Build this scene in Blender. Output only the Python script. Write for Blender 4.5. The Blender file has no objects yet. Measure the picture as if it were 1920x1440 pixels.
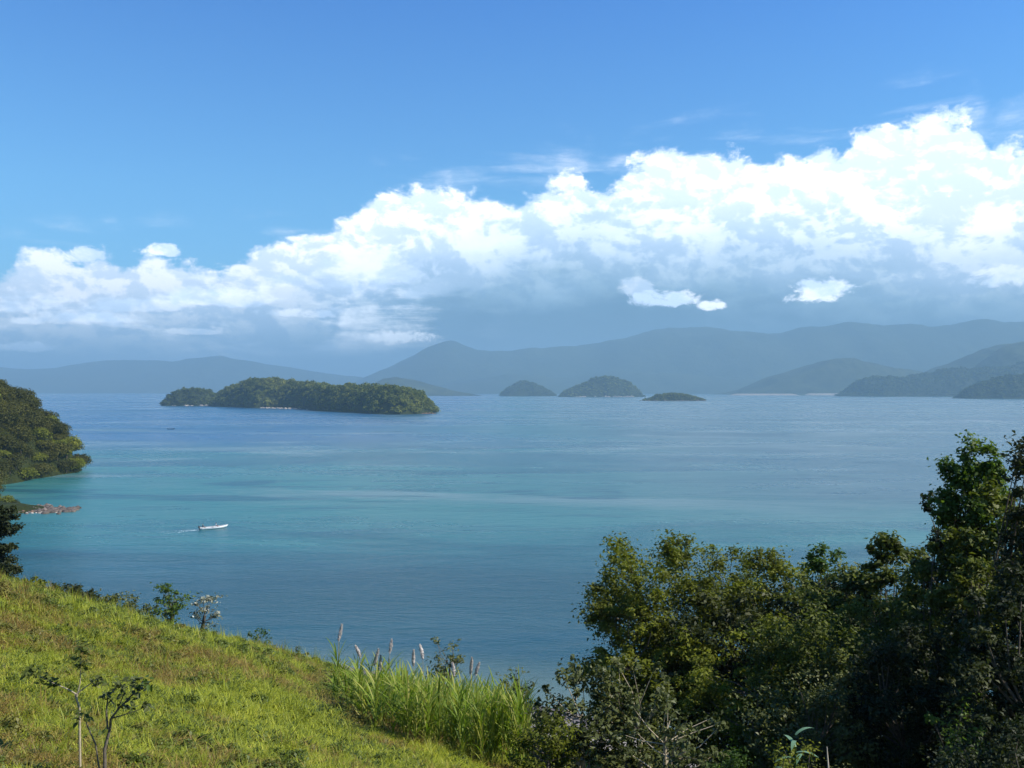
import bpy, math, random
import numpy as np
from mathutils import Vector, Matrix
random.seed(7); RNG = np.random.default_rng(7)
R = math.radians
scene = bpy.context.scene
COL = scene.collection
F = 1663.0          # focal length in photograph pixels (1920 wide)
CAMZ = 35.0
HOR = 732.0

# ------------------------------------------------------------------ camera
cam = bpy.data.cameras.new('camera'); camo = bpy.data.objects.new('camera', cam); COL.objects.link(camo)
cam.sensor_width = 36; cam.lens = 36 * F / 1920.0
cam.clip_start = 0.3; cam.clip_end = 120000
camo.location = (0, 0, CAMZ); camo.rotation_euler = (R(90) + math.atan((HOR - 720) / F), 0, 0)
scene.camera = camo

# ------------------------------------------------------------------ world, sun, exposure
SUN_EL, SUN_AZ = R(46), R(98)            # azimuth clockwise from +Y (the view direction)
scene.view_settings.view_transform = 'Standard'; scene.view_settings.look = 'None'
scene.view_settings.exposure = 0.8; scene.view_settings.gamma = 1
scene.cycles.max_bounces = 6; scene.cycles.diffuse_bounces = 2; scene.cycles.glossy_bounces = 2
scene.cycles.transmission_bounces = 2; scene.cycles.volume_bounces = 1; scene.cycles.transparent_max_bounces = 8
scene.cycles.use_denoising = True
scene.cycles.caustics_reflective = False; scene.cycles.caustics_refractive = False

def lin(r, g, b):
    f = lambda c: (c / 255 / 12.92) if c / 255 <= 0.04045 else ((c / 255 + 0.055) / 1.055) ** 2.4
    return (f(r), f(g), f(b), 1)

class NT:
    """small helper to write node trees"""
    def __init__(s, nt): s.nt = nt; s.n = nt.nodes; s.l = nt.links
    def node(s, t, **kw):
        n = s.n.new(t)
        for k, v in kw.items(): setattr(n, k, v)
        return n
    def put(s, sock, v):
        if isinstance(v, bpy.types.NodeSocket): s.l.new(v, sock)
        elif v is not None: sock.default_value = v
    def math(s, op, a, b=None, c=None, clamp=False):
        n = s.node('ShaderNodeMath', operation=op, use_clamp=clamp)
        for i, v in enumerate((a, b, c)):
            if v is not None: s.put(n.inputs[i], v)
        return n.outputs[0]
    def mix(s, f, a, b, blend='MIX', clamp=False):
        n = s.node('ShaderNodeMix', data_type='RGBA', blend_type=blend); n.clamp_result = clamp
        s.put(n.inputs[0], f); s.put(n.inputs[6], a); s.put(n.inputs[7], b); return n.outputs[2]
    def xyz(s, x, y, z):
        n = s.node('ShaderNodeCombineXYZ')
        for i, v in enumerate((x, y, z)): s.put(n.inputs[i], v)
        return n.outputs[0]
    def noise(s, vec, scale, detail=4, rough=0.55, dist=0.0, col=False):
        n = s.node('ShaderNodeTexNoise'); s.put(n.inputs['Vector'], vec)
        n.inputs['Scale'].default_value = scale; n.inputs['Detail'].default_value = detail
        n.inputs['Roughness'].default_value = rough; n.inputs['Distortion'].default_value = dist
        return n.outputs[1 if col else 0]
    def smooth(s, v, a, b, to=(0, 1)):
        n = s.node('ShaderNodeMapRange', interpolation_type='SMOOTHSTEP')
        s.put(n.inputs[0], v); s.put(n.inputs[1], a); s.put(n.inputs[2], b); s.put(n.inputs[3], to[0]); s.put(n.inputs[4], to[1]); return n.outputs[0]
    def lerp(s, v, a, b, to=(0, 1)):
        n = s.node('ShaderNodeMapRange'); s.put(n.inputs[0], v); s.put(n.inputs[1], a); s.put(n.inputs[2], b)
        s.put(n.inputs[3], to[0]); s.put(n.inputs[4], to[1]); return n.outputs[0]
    def ramp(s, v, pts):
        n = s.node('ShaderNodeValToRGB'); e = n.color_ramp.elements
        while len(e) < len(pts): e.new(0.5)
        for el, (p, c) in zip(e, pts): el.position = p; el.color = c
        s.put(n.inputs[0], v); return n.outputs[0]
    def curve(s, v, pts):
        n = s.node('ShaderNodeFloatCurve'); c = n.mapping.curves[0]
        while len(c.points) < len(pts): c.points.new(0.5, 0.5)
        for p, (a, b) in zip(c.points, pts): p.location = (a, b); p.handle_type = 'AUTO_CLAMPED'
        n.mapping.update(); s.put(n.inputs[1], v); return n.outputs[0]

def ang(px, py):
    th = math.atan((px - 960) / F); return th, math.atan((HOR - py) / F * math.cos(th))

world = bpy.data.worlds.new("World"); scene.world = world; world.use_nodes = True
w = NT(world.node_tree); w.n.clear()
sky = w.node('ShaderNodeTexSky', sky_type='NISHITA'); sky.sun_disc = False
sky.sun_elevation = SUN_EL; sky.sun_rotation = SUN_AZ; sky.altitude = 50; sky.air_density = 1.0; sky.dust_density = 0.3; sky.ozone_density = 2.0
tc = w.node('ShaderNodeTexCoord'); sep = w.node('ShaderNodeSeparateXYZ'); w.l.new(tc.outputs['Generated'], sep.inputs[0])
TH = w.math('ARCTAN2', sep.outputs[0], sep.outputs[1]); PH = w.math('ARCSINE', sep.outputs[2])
tops = [(-140, 500), (0, 500), (60, 475), (110, 470), (190, 478), (240, 492), (290, 472), (340, 480), (400, 492), (450, 470), (500, 452), (560, 440), (620, 418), (680, 378), (730, 345), (800, 345),
        (860, 352), (930, 366), (1000, 348), (1070, 325), (1130, 345), (1190, 292), (1260, 272), (1330, 278), (1400, 292), (1480, 290), (1560, 270), (1640, 240), (1710, 212), (1790, 208), (1835, 232), (1862, 284), (1920, 268), (2080, 230)]
A, B = -0.66, 0.66
def tcurve(pts, off=0.0, rng=0.4):
    xs = [((ang(*p)[0] - A) / (B - A), (ang(*p)[1] + off) / rng) for p in pts]
    c = w.curve(w.lerp(TH, A, B), xs); return w.math('MULTIPLY', c, rng)
far = w.smooth(w.math('ABSOLUTE', TH), 0.7, 1.6)
def blend_far(v, const): return w.math('ADD', w.math('MULTIPLY', v, w.math('SUBTRACT', 1.0, far)), w.math('MULTIPLY', far, const))
top = blend_far(tcurve(tops), 0.22)
# dome coordinates for the noise: seamless, on the direction itself
dv = w.node('ShaderNodeVectorMath', operation='MULTIPLY'); w.l.new(tc.outputs['Generated'], dv.inputs[0]); dv.inputs[1].default_value = (1, 1, 1.55)
D3 = dv.outputs[0]
def shifted(vec, off):
    n = w.node('ShaderNodeVectorMath', operation='ADD'); w.put(n.inputs[0], vec); n.inputs[1].default_value = off; return n.outputs[0]
def fb(vec):
    return w.math('ADD', w.math('MULTIPLY', w.noise(vec, 7.0, 10, 0.60, 0.25), 0.75), w.math('MULTIPLY', w.noise(vec, 21.0, 7, 0.6, 0.1), 0.25))
n0 = fb(D3); n1 = fb(shifted(D3, (0.022, 0.0, 0.030)))
relief = w.math('SUBTRACT', n0, n1)                       # lit from the upper right
fine = w.noise(D3, 32.0, 8, 0.62, 0.3)
streak = w.node('ShaderNodeVectorMath', operation='MULTIPLY'); w.put(streak.inputs[0], tc.outputs['Generated']); streak.inputs[1].default_value = (1, 1, 5.5)
st = w.noise(streak.outputs[0], 5.0, 7, 0.6, 0.3)
edge = w.math('SUBTRACT', w.math('ADD', top, w.math('ADD', w.math('MULTIPLY', w.math('SUBTRACT', n0, 0.5), 0.10), w.math('MULTIPLY', w.math('SUBTRACT', fine, 0.5), 0.055))), PH)
mask = w.smooth(edge, -0.003, 0.011)
# how solid the bank is: dense to the right, thin towards the left
dens = w.curve(w.lerp(TH, A, B), [(0, .86), (.2, .84), (.33, .88), (.45, 1), (.6, 1), (1, 1)])
thin = w.smooth(w.math('ADD', w.math('ADD', w.math('MULTIPLY', n0, .6), w.math('MULTIPLY', st, .4)), w.math('MULTIPLY', w.math('SUBTRACT', dens, 0.62), 1.0)), 0.36, 0.62)
low = w.smooth(PH, 0.10, 0.045)
alpha = w.math('MULTIPLY', mask, w.math('MAXIMUM', w.lerp(thin, 0, 1, (0.35, 1)), low))
# wisps above the bank
wisp = w.math('MULTIPLY', w.smooth(edge, -0.05, 0.0), w.smooth(st, 0.5, 0.75))
alpha = w.math('MAXIMUM', alpha, w.math('MULTIPLY', wisp, 0.45))
# grey base: where the white gives way
bases = [(-140, 705), (100, 700), (350, 690), (560, 640), (700, 592), (850, 530), (1000, 520), (1120, 500), (1250, 505), (1400, 520), (1550, 520), (1700, 545), (1920, 560), (2080, 560)]
basec = blend_far(tcurve(bases), 0.10)
q = w.math('ADD', w.math('SUBTRACT', PH, basec), w.math('ADD', w.math('MULTIPLY', w.math('SUBTRACT', n0, 0.5), 0.11), w.math('MULTIPLY', w.math('SUBTRACT', st, 0.5), 0.05)))
qq = w.lerp(q, -0.08, 0.08)
ccol = w.ramp(qq, [(0.0, lin(62, 92, 112)), (0.22, lin(82, 113, 134)), (0.42, lin(136, 164, 184)), (0.60, lin(182, 202, 220)), (0.82, lin(226, 236, 246)), (1.0, lin(250, 252, 255))])
m0 = w.noise(D3, 24.0, 9, 0.62, 0.3); m1 = w.noise(shifted(D3, (0.007, 0.0, 0.010)), 24.0, 9, 0.62, 0.3)
rel = w.smooth(w.math('ADD', relief, w.math('MULTIPLY', w.math('SUBTRACT', m0, m1), 0.95)), -0.08, 0.085)
relamt = w.lerp(qq, 0.15, 0.7, (0.12, 1.0))
rcol = w.ramp(rel, [(0.0, (0.72, 0.80, 0.90, 1)), (0.5, (0.93, 0.96, 1.0, 1)), (1.0, (1.16, 1.13, 1.10, 1))])
ccol = w.mix(relamt, ccol, rcol, 'MULTIPLY')
# small bright puffs floating before the grey base: (px, py, half width, half height, alpha)
puffs = [(1535, 550, 62, 24, 1.0), (1195, 540, 34, 22, .55), (1250, 562, 62, 20, .9), (1335, 574, 24, 13, .95), (735, 636, 82, 18, .75), (300, 470, 40, 13, 1.0), (155, 480, 38, 16, .9),
         (52, 602, 26, 9, .6), (700, 505, 110, 36, .8), (1880, 520, 60, 24, .6), (40, 652, 60, 10, .7), (150, 600, 80, 12, .5), (560, 590, 70, 10, .5), (420, 560, 90, 20, .5), (250, 575, 80, 14, .45), (350, 622, 50, 7, .45)]
pm = None; pn = w.math('ADD', w.math('MULTIPLY', w.math('SUBTRACT', w.noise(D3, 38.0, 8, 0.68, 0.5), 0.5), 1.5), w.math('MULTIPLY', w.math('SUBTRACT', n0, 0.5), 0.8))
for px, py, hw, hh, a_ in puffs:
    t0, p0 = ang(px, py)
    dx = w.math('DIVIDE', w.math('SUBTRACT', TH, t0), hw / F); dy = w.math('DIVIDE', w.math('SUBTRACT', PH, p0), hh / F)
    # flat undersides
    dy = w.math('MULTIPLY', dy, w.math('ADD', 1.0, w.math('MULTIPLY', w.math('LESS_THAN', dy, 0.0), 0.5)))
    d = w.math('ADD', w.math('MULTIPLY', dx, dx), w.math('MULTIPLY', dy, dy))
    m = w.math('MULTIPLY', w.smooth(w.math('ADD', d, w.math('MULTIPLY', pn, 3.2)), 1.25, 0.25), a_)
    pm = m if pm is None else w.math('MAXIMUM', pm, m)
pcol = w.mix(w.smooth(relief, -0.05, 0.05), lin(205, 220, 240), lin(255, 255, 255))
lowgain = w.lerp(PH, 0.035, 0.13, (2.6, 1.15))
pv_ = w.node('ShaderNodeVectorMath', operation='SCALE'); w.put(pv_.inputs[0], pcol); w.put(pv_.inputs['Scale'], lowgain); pcol = pv_.outputs[0]
# broken pale sheets low on the left
sheet = w.math('MULTIPLY', w.math('MULTIPLY', w.smooth(w.math('ADD', st, w.math('MULTIPLY', w.math('SUBTRACT', m0, .5), .35)), .45, .62), w.smooth(TH, 0.02, -0.22)), w.math('MULTIPLY', w.smooth(PH, .026, .07), w.smooth(PH, .15, .11)))
sheet = w.math('MULTIPLY', sheet, w.math('SUBTRACT', 1.0, far))
ccol = w.mix(w.math('MULTIPLY', sheet, .75), ccol, pcol)
ccol = w.mix(pm, ccol, pcol); alpha = w.math('MAXIMUM', alpha, pm)
WS = 0.12
skyc = w.mix(1.0, sky.outputs[0], w.ramp(w.lerp(PH, 0.0, 0.6), [(0.0, (0.40, 0.78, 0.95, 1)), (0.35, (0.36, 0.76, 0.98, 1)), (0.75, (0.17, 0.53, 1.0, 1))]), 'MULTIPLY')
cl = w.node('ShaderNodeVectorMath', operation='SCALE'); w.put(cl.inputs[0], ccol); cl.inputs['Scale'].default_value = 1.15 / WS
final = w.mix(alpha, skyc, cl.outputs[0])
bg = w.node('ShaderNodeBackground'); w.put(bg.inputs[0], final); bg.inputs[1].default_value = WS
wo = w.node('ShaderNodeOutputWorld'); w.l.new(bg.outputs[0], wo.inputs[0])
world.cycles.sampling_method = 'MANUAL'; world.cycles.sample_map_resolution = 512

sl = bpy.data.lights.new('sun', 'SUN'); sl.energy = 4.6; sl.angle = R(0.5); sl.color = (1.0, 0.95, 0.86)
so = bpy.data.objects.new('sun', sl); COL.objects.link(so)
sd = Vector((math.sin(SUN_AZ) * math.cos(SUN_EL), math.cos(SUN_AZ) * math.cos(SUN_EL), math.sin(SUN_EL)))
so.rotation_euler = sd.to_track_quat('Z', 'Y').to_euler(); so.location = (0, 0, 200)

# ------------------------------------------------------------------ helpers
def tag(o, label=None, cat=None, group=None, kind=None):
    if label: o['label'] = label
    if cat: o['category'] = cat
    if group: o['group'] = group
    if kind: o['kind'] = kind
    return o
def link(name, me, parent=None, loc=None):
    o = bpy.data.objects.new(name, me); COL.objects.link(o)
    if parent: o.parent = parent
    if loc is not None: o.location = loc
    return o
def empty(name, loc, rz=0):
    o = bpy.data.objects.new(name, None); COL.objects.link(o); o.location = loc; o.rotation_euler = (0, 0, rz); o.empty_display_size = 0.2
    return o
def mesh_np(name, V, faces, mat=None, smooth=False, attr=None, midx=None, mats=None):
    """faces: (n,k) int array; attr: per-face float 'tone'"""
    V = np.asarray(V, np.float32); faces = np.asarray(faces, np.int32)
    me = bpy.data.meshes.new(name); n, k = faces.shape
    me.vertices.add(len(V)); me.vertices.foreach_set('co', V.ravel())
    me.loops.add(n * k); me.loops.foreach_set('vertex_index', faces.ravel())
    me.polygons.add(n); me.polygons.foreach_set('loop_start', np.arange(n, dtype=np.int32) * k)
    try: me.polygons.foreach_set('loop_total', np.full(n, k, np.int32))
    except Exception: pass
    if smooth: me.polygons.foreach_set('use_smooth', np.ones(n, bool))
    for m in (mats or ([mat] if mat else [])): me.materials.append(m)
    if midx is not None: me.polygons.foreach_set('material_index', np.asarray(midx, np.int32))
    if attr is not None:
        a = me.attributes.new('tone', 'FLOAT', 'FACE'); a.data.foreach_set('value', np.asarray(attr, np.float32))
    me.update(calc_edges=True); return me

def _hash(ix, iy, s):
    h = (ix.astype(np.int64) * 374761393 + iy.astype(np.int64) * 668265263 + s * 974711) & 0x7fffffff
    h = ((h ^ (h >> 13)) * 1274126177) & 0x7fffffff
    return ((h ^ (h >> 16)) & 0xffff) / 65535.0
def vnoise(x, y, s=0):
    x = np.asarray(x, float); y = np.asarray(y, float)
    ix = np.floor(x); iy = np.floor(y); fx = x - ix; fy = y - iy
    fx = fx * fx * (3 - 2 * fx); fy = fy * fy * (3 - 2 * fy)
    a = _hash(ix, iy, s); b = _hash(ix + 1, iy, s); c = _hash(ix, iy + 1, s); d = _hash(ix + 1, iy + 1, s)
    return (a * (1 - fx) + b * fx) * (1 - fy) + (c * (1 - fx) + d * fx) * fy
def fbm(x, y, o=5, s=0):
    v = 0; a = 0.5; t = 0
    for i in range(o):
        v = v + a * vnoise(x * 2 ** i, y * 2 ** i, s + i); t += a; a *= 0.5
    return v / t
def sstep(v, a, b):
    t = np.clip((v - a) / (b - a), 0, 1); return t * t * (3 - 2 * t)
def grid_mesh(name, xs, ys, Z, mat, X=None, Y=None):
    if X is None: X, Y = np.meshgrid(xs, ys)
    ny, nx = X.shape; V = np.stack([X, Y, Z], -1).reshape(-1, 3)
    i = np.arange(ny * nx).reshape(ny, nx)
    Fc = np.stack([i[:-1, :-1], i[:-1, 1:], i[1:, 1:], i[1:, :-1]], -1).reshape(-1, 4)
    return mesh_np(name, V, Fc, mat, True)

# ------------------------------------------------------------------ materials
def new_mat(name):
    m = bpy.data.materials.new(name); m.use_nodes = True; t = NT(m.node_tree); t.n.clear()
    out = t.node('ShaderNodeOutputMaterial'); p = t.node('ShaderNodeBsdfPrincipled'); t.l.new(p.outputs[0], out.inputs[0])
    return m, t, p, out
def leaf_mat(name, c1, c2, c3, rough=0.45, transl=0.3, spec=0.35, ns=0.35):
    """c1 dark, c2 mid, c3 bright leaf colours, mixed per leaf and per branch"""
    m, t, p, out = new_mat(name)
    at = t.node('ShaderNodeAttribute', attribute_name='tone'); oi = t.node('ShaderNodeObjectInfo'); g = t.node('ShaderNodeNewGeometry')
    n = t.noise(g.outputs['Position'], ns, 3, 0.6)
    v = t.math('ADD', t.math('MULTIPLY', at.outputs['Fac'], 0.55), t.math('ADD', t.math('MULTIPLY', t.math('SUBTRACT', n, 0.5), 0.9), t.math('MULTIPLY', oi.outputs['Random'], 0.35)))
    c = t.ramp(v, [(0.0, (*c1, 1)), (0.45, (*c2, 1)), (1.0, (*c3, 1))])
    t.put(p.inputs['Base Color'], c); p.inputs['Roughness'].default_value = rough; p.inputs['Specular IOR Level'].default_value = spec
    tr = t.node('ShaderNodeBsdfTranslucent'); t.put(tr.inputs[0], t.mix(1.0, c, (1.25, 1.35, 0.6, 1), 'MULTIPLY'))
    mx = t.node('ShaderNodeMixShader'); mx.inputs[0].default_value = transl
    t.l.new(p.outputs[0], mx.inputs[1]); t.l.new(tr.outputs[0], mx.inputs[2]); t.l.new(mx.outputs[0], out.inputs[0])
    return m
def plain(name, c, rough=0.6, metal=0.0, ns=8.0, amt=0.25, spec=0.4, bump=0.0):
    m, t, p, out = new_mat(name); tc_ = t.node('ShaderNodeTexCoord')
    n = t.noise(tc_.outputs['Object'], ns, 5, 0.6)
    c_ = t.mix(t.lerp(n, 0.3, 0.7), (*[v * (1 - amt) for v in c], 1), (*[v * (1 + amt) for v in c], 1))
    t.put(p.inputs['Base Color'], c_); p.inputs['Roughness'].default_value = rough; p.inputs['Metallic'].default_value = metal
    p.inputs['Specular IOR Level'].default_value = spec
    if bump:
        b = t.node('ShaderNodeBump'); b.inputs['Strength'].default_value = bump; t.put(b.inputs['Height'], n); t.l.new(b.outputs[0], p.inputs['Normal'])
    return m
BARK = plain('bark_grey', (0.11, 0.09, 0.065), 0.85, ns=14, amt=0.45, bump=0.5)
BARK_PALE = plain('bark_pale', (0.36, 0.30, 0.20), 0.8, ns=18, amt=0.3, bump=0.4)
L_OLIVE = leaf_mat('leaf_olive', (0.050, 0.056, 0.008), (0.145, 0.165, 0.018), (0.300, 0.300, 0.045), ns=0.6, transl=0.35, rough=0.6, spec=0.15)
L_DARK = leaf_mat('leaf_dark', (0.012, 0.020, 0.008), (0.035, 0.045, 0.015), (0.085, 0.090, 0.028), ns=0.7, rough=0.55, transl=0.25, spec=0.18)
L_MID = leaf_mat('leaf_midgreen', (0.026, 0.038, 0.008), (0.082, 0.102, 0.017), (0.190, 0.205, 0.036), ns=0.8, rough=0.55, transl=0.3, spec=0.18)
L_SUNLIT = leaf_mat('leaf_sunlit', (0.030, 0.040, 0.014), (0.11, 0.12, 0.06), (0.55, 0.56, 0.48), ns=1.2, rough=0.4, transl=0.15, spec=0.4)  # white glare of sunlit leaves painted in as the brightest tone
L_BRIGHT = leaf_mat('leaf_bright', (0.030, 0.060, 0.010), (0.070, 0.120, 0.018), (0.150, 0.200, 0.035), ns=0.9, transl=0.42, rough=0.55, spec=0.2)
L_GREY = leaf_mat('leaf_greygreen', (0.030, 0.038, 0.012), (0.080, 0.094, 0.024), (0.165, 0.170, 0.052), ns=0.9, rough=0.5, transl=0.2, spec=0.25)
L_FAR = leaf_mat('leaf_far', (0.024, 0.030, 0.008), (0.070, 0.072, 0.016), (0.140, 0.130, 0.028), ns=0.05, rough=0.7, transl=0.25, spec=0.1)
L_ISLE = leaf_mat('leaf_island', (0.018, 0.028, 0.008), (0.080, 0.104, 0.018), (0.270, 0.270, 0.050), ns=0.012, rough=0.7, transl=0.2, spec=0.1)
L_CANE = leaf_mat('leaf_cane', (0.060, 0.110, 0.010), (0.190, 0.270, 0.024), (0.460, 0.400, 0.120), ns=1.0, rough=0.55, transl=0.4, spec=0.2)
PLUME = plain('plume_pale', (0.62, 0.56, 0.50), 0.9, ns=20, amt=0.15)
ROCK = plain('rock_brown', (0.10, 0.080, 0.066), 0.85, ns=.7, amt=0.75, bump=0.6)
ROCK_PALE = plain('rock_pale', (0.30, 0.26, 0.22), 0.85, ns=0.2, amt=0.35)
ROCK_RED = plain('rock_rust', (0.15, 0.085, 0.055), 0.85, ns=0.2, amt=0.35)
SAND = plain('sand_pale', (0.26, 0.23, 0.19), 0.9, ns=0.05, amt=0.12)

# hillside ground: soil, thatch and dry patches; sand by the water
m, t, p, out = new_mat('hillside_ground'); GROUND = m
g = t.node('ShaderNodeNewGeometry'); sp = t.node('ShaderNodeSeparateXYZ'); t.l.new(g.outputs['Position'], sp.inputs[0])
nA = t.noise(g.outputs['Position'], 0.30, 6, 0.6); nB = t.noise(g.outputs['Position'], 2.5, 6, 0.7)
gc = t.ramp(nA, [(0.30, (0.045, 0.060, 0.012, 1)), (0.5, (0.095, 0.105, 0.022, 1)), (0.62, (0.130, 0.095, 0.035, 1)), (0.75, (0.08, 0.075, 0.025, 1))])
gc = t.mix(t.lerp(nB, 0.3, 0.7), t.mix(1.0, gc, (0.55, 0.55, 0.55, 1), 'MULTIPLY'), gc)
sandc = t.mix(t.smooth(sp.outputs[2], 0.1, 0.9), (0.12, 0.105, 0.10, 1), (0.27, 0.235, 0.20, 1))
t.put(p.inputs['Base Color'], t.mix(t.smooth(t.math('ADD', sp.outputs[2], t.math('MULTIPLY', nB, 0.8)), 2.2, 1.6), gc, sandc))
p.inputs['Roughness'].default_value = 0.9; p.inputs['Specular IOR Level'].default_value = 0.2
b = t.node('ShaderNodeBump'); b.inputs['Strength'].default_value = 0.8; b.inputs['Distance'].default_value = 0.15; t.put(b.inputs['Height'], nB); t.l.new(b.outputs[0], p.inputs['Normal'])

# forest-covered ground far away
def hill_mat(name, c1, c2, sc):
    m, t, p, out = new_mat(name); g = t.node('ShaderNodeNewGeometry')
    n = t.noise(g.outputs['Position'], sc, 7, 0.65); n2 = t.noise(g.outputs['Position'], sc * 9, 5, 0.7)
    v = t.math('ADD', t.math('MULTIPLY', n, 0.6), t.math('MULTIPLY', n2, 0.4))
    t.put(p.inputs['Base Color'], t.ramp(v, [(0.36, (*c1, 1)), (0.64, (*c2, 1))])); p.inputs['Roughness'].default_value = 0.9; p.inputs['Specular IOR Level'].default_value = 0.1
    b = t.node('ShaderNodeBump'); b.inputs['Strength'].default_value = 1.0; b.inputs['Distance'].default_value = 0.4 / sc * 0.1; t.put(b.inputs['Height'], n2); t.l.new(b.outputs[0], p.inputs['Normal'])
    return m
HILL = hill_mat('hill_forest', (0.012, 0.022, 0.012), (0.072, 0.086, 0.036), 0.006)
MOUNT = hill_mat('mountain_forest', (0.020, 0.034, 0.018), (0.05, 0.065, 0.03), 0.0015)
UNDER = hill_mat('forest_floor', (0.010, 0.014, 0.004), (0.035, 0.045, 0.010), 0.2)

# water
m, t, p, out = new_mat('sea_water'); WATER = m
g = t.node('ShaderNodeNewGeometry'); pos = g.outputs['Position']; sp = t.node('ShaderNodeSeparateXYZ'); t.l.new(pos, sp.inputs[0])
def wmap(sx, sy, ox=0, oy=0, rz=0):
    mp = t.node('ShaderNodeMapping'); mp.inputs['Scale'].default_value = (sx, sy, 1); mp.inputs['Location'].default_value = (ox, oy, 0); mp.inputs['Rotation'].default_value = (0, 0, R(rz))
    t.l.new(pos, mp.inputs[0]); return mp.outputs[0]
big = t.noise(wmap(0.0016, 0.0045, 3, 1, -8), 1.0, 5, 0.55, 0.6)        # wide wind lanes
med = t.noise(wmap(0.009, 0.026, 0, 5, -9), 1.0, 7, 0.64, 1.1)
near = t.smooth(sp.outputs[1], 330, 120)                      # deeper blue inshore band, before the teal
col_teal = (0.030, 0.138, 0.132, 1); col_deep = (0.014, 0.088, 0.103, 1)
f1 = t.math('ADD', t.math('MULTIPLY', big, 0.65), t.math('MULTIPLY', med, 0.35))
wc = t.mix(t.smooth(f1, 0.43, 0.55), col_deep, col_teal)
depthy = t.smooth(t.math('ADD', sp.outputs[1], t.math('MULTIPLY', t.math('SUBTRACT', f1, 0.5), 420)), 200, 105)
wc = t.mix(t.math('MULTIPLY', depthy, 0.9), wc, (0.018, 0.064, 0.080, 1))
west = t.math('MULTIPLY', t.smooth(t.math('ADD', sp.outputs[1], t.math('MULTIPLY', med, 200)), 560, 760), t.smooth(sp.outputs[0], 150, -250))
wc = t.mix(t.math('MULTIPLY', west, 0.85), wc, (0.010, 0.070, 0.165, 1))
cloud_refl = t.noise(wmap(0.0055, 0.014, 11, 3, -10), 1.0, 7, 0.62, 1.2); thinl = t.noise(wmap(0.010, 0.042, 2, 9, 6), 1.0, 7, 0.66, 1.3)
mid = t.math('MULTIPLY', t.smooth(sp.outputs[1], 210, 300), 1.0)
wc = t.mix(t.math('MULTIPLY', t.math('MULTIPLY', t.smooth(sp.outputs[0], -60, 160), mid), t.lerp(big, .35, .6, (.55, .95))), wc, (0.054, 0.112, 0.132, 1))  # greyer water to the right: cloud reflection put into the base colour
wc = t.mix(t.math('MULTIPLY', t.math('MULTIPLY', t.smooth(cloud_refl, .50, .66), mid), .6), wc, (0.135, 0.200, 0.205, 1))  # pale patches: bright cloud reflections painted into the water colour
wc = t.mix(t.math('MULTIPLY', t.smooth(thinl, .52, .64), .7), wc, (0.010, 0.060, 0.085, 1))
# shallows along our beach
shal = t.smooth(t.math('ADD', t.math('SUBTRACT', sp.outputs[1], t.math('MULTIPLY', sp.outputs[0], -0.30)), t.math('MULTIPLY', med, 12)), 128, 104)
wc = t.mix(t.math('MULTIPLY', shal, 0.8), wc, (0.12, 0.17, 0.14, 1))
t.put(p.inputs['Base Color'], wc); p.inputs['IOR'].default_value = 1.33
rough = t.lerp(f1, 0.38, 0.62, (0.20, 0.34)); t.put(p.inputs['Roughness'], rough)
h1 = t.noise(wmap(0.55, 1.1, 0, 0, 14), 1.0, 6, 0.62, 0.5); h2 = t.noise(wmap(0.09, 0.22, 7, 2, -6), 1.0, 4, 0.6, 0.4)
b1 = t.node('ShaderNodeBump'); b1.inputs['Distance'].default_value = 0.30; t.put(b1.inputs['Strength'], t.lerp(t.math('ADD', t.math('MULTIPLY', med, .6), t.math('MULTIPLY', big, .4)), 0.42, 0.58, (0.9, 0.12))); t.put(b1.inputs['Height'], h1)
b2 = t.node('ShaderNodeBump'); b2.inputs['Distance'].default_value = 1.0; b2.inputs['Strength'].default_value = 0.45; t.put(b2.inputs['Height'], h2); t.l.new(b1.outputs[0], b2.inputs['Normal'])
t.l.new(b2.outputs[0], p.inputs['Normal'])

# ------------------------------------------------------------------ terrain functions
def hz(x, y):
    """height of our own hillside"""
    x = np.asarray(x, float); y = np.asarray(y, float)
    xx = np.where(x < -45, -45 + (x + 45) * 0.45, x); xx = np.where(xx > 45, 45 + (xx - 45) * 0.2, xx)
    f = np.maximum(0, y - 30); f1_ = np.minimum(f, 12)
    z = 31.3 - 0.27 * y - 0.297 * xx - 0.01 * f1_ ** 2 - 0.24 * np.maximum(0, f - 12)
    z = z + (fbm(x / 9.0, y / 9.0, 4, 3) - 0.5) * 1.3 + (fbm(x / 2.2, y / 2.2, 3, 9) - 0.5) * 0.25
    z = np.where(z > 3, z, 3 - (3 - z) * 0.21)
    return np.maximum(z, -6)
def ray(px, D): return (px - 960) / F * D, D
def pt(px, py, D): return Vector(((px - 960) / F * D, D, CAMZ + (HOR - py) / F * D))

# ------------------------------------------------------------------ the sea
xs = np.concatenate([-np.geomspace(60000, 100, 40), np.linspace(-90, 90, 19), np.geomspace(100, 60000, 40)])
ys = np.concatenate([np.linspace(-3000, 40, 8), np.geomspace(60, 70000, 70)])
X, Y = np.meshgrid(xs, ys)
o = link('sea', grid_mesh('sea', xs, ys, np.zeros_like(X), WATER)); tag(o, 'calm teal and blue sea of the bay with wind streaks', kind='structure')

# ------------------------------------------------------------------ our hillside
xs = np.concatenate([np.linspace(-300, -62, 40), np.linspace(-60, 60, 241), np.linspace(62, 300, 40)]); ys = np.concatenate([np.linspace(-80, 3, 24), np.linspace(4, 64, 181), np.linspace(66, 330, 110)])
X, Y = np.meshgrid(xs, ys)
o = link('hillside', grid_mesh('hillside', xs, ys, hz(X, Y), GROUND)); tag(o, 'grassy hillside falling away to the small beach', kind='structure')

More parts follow.
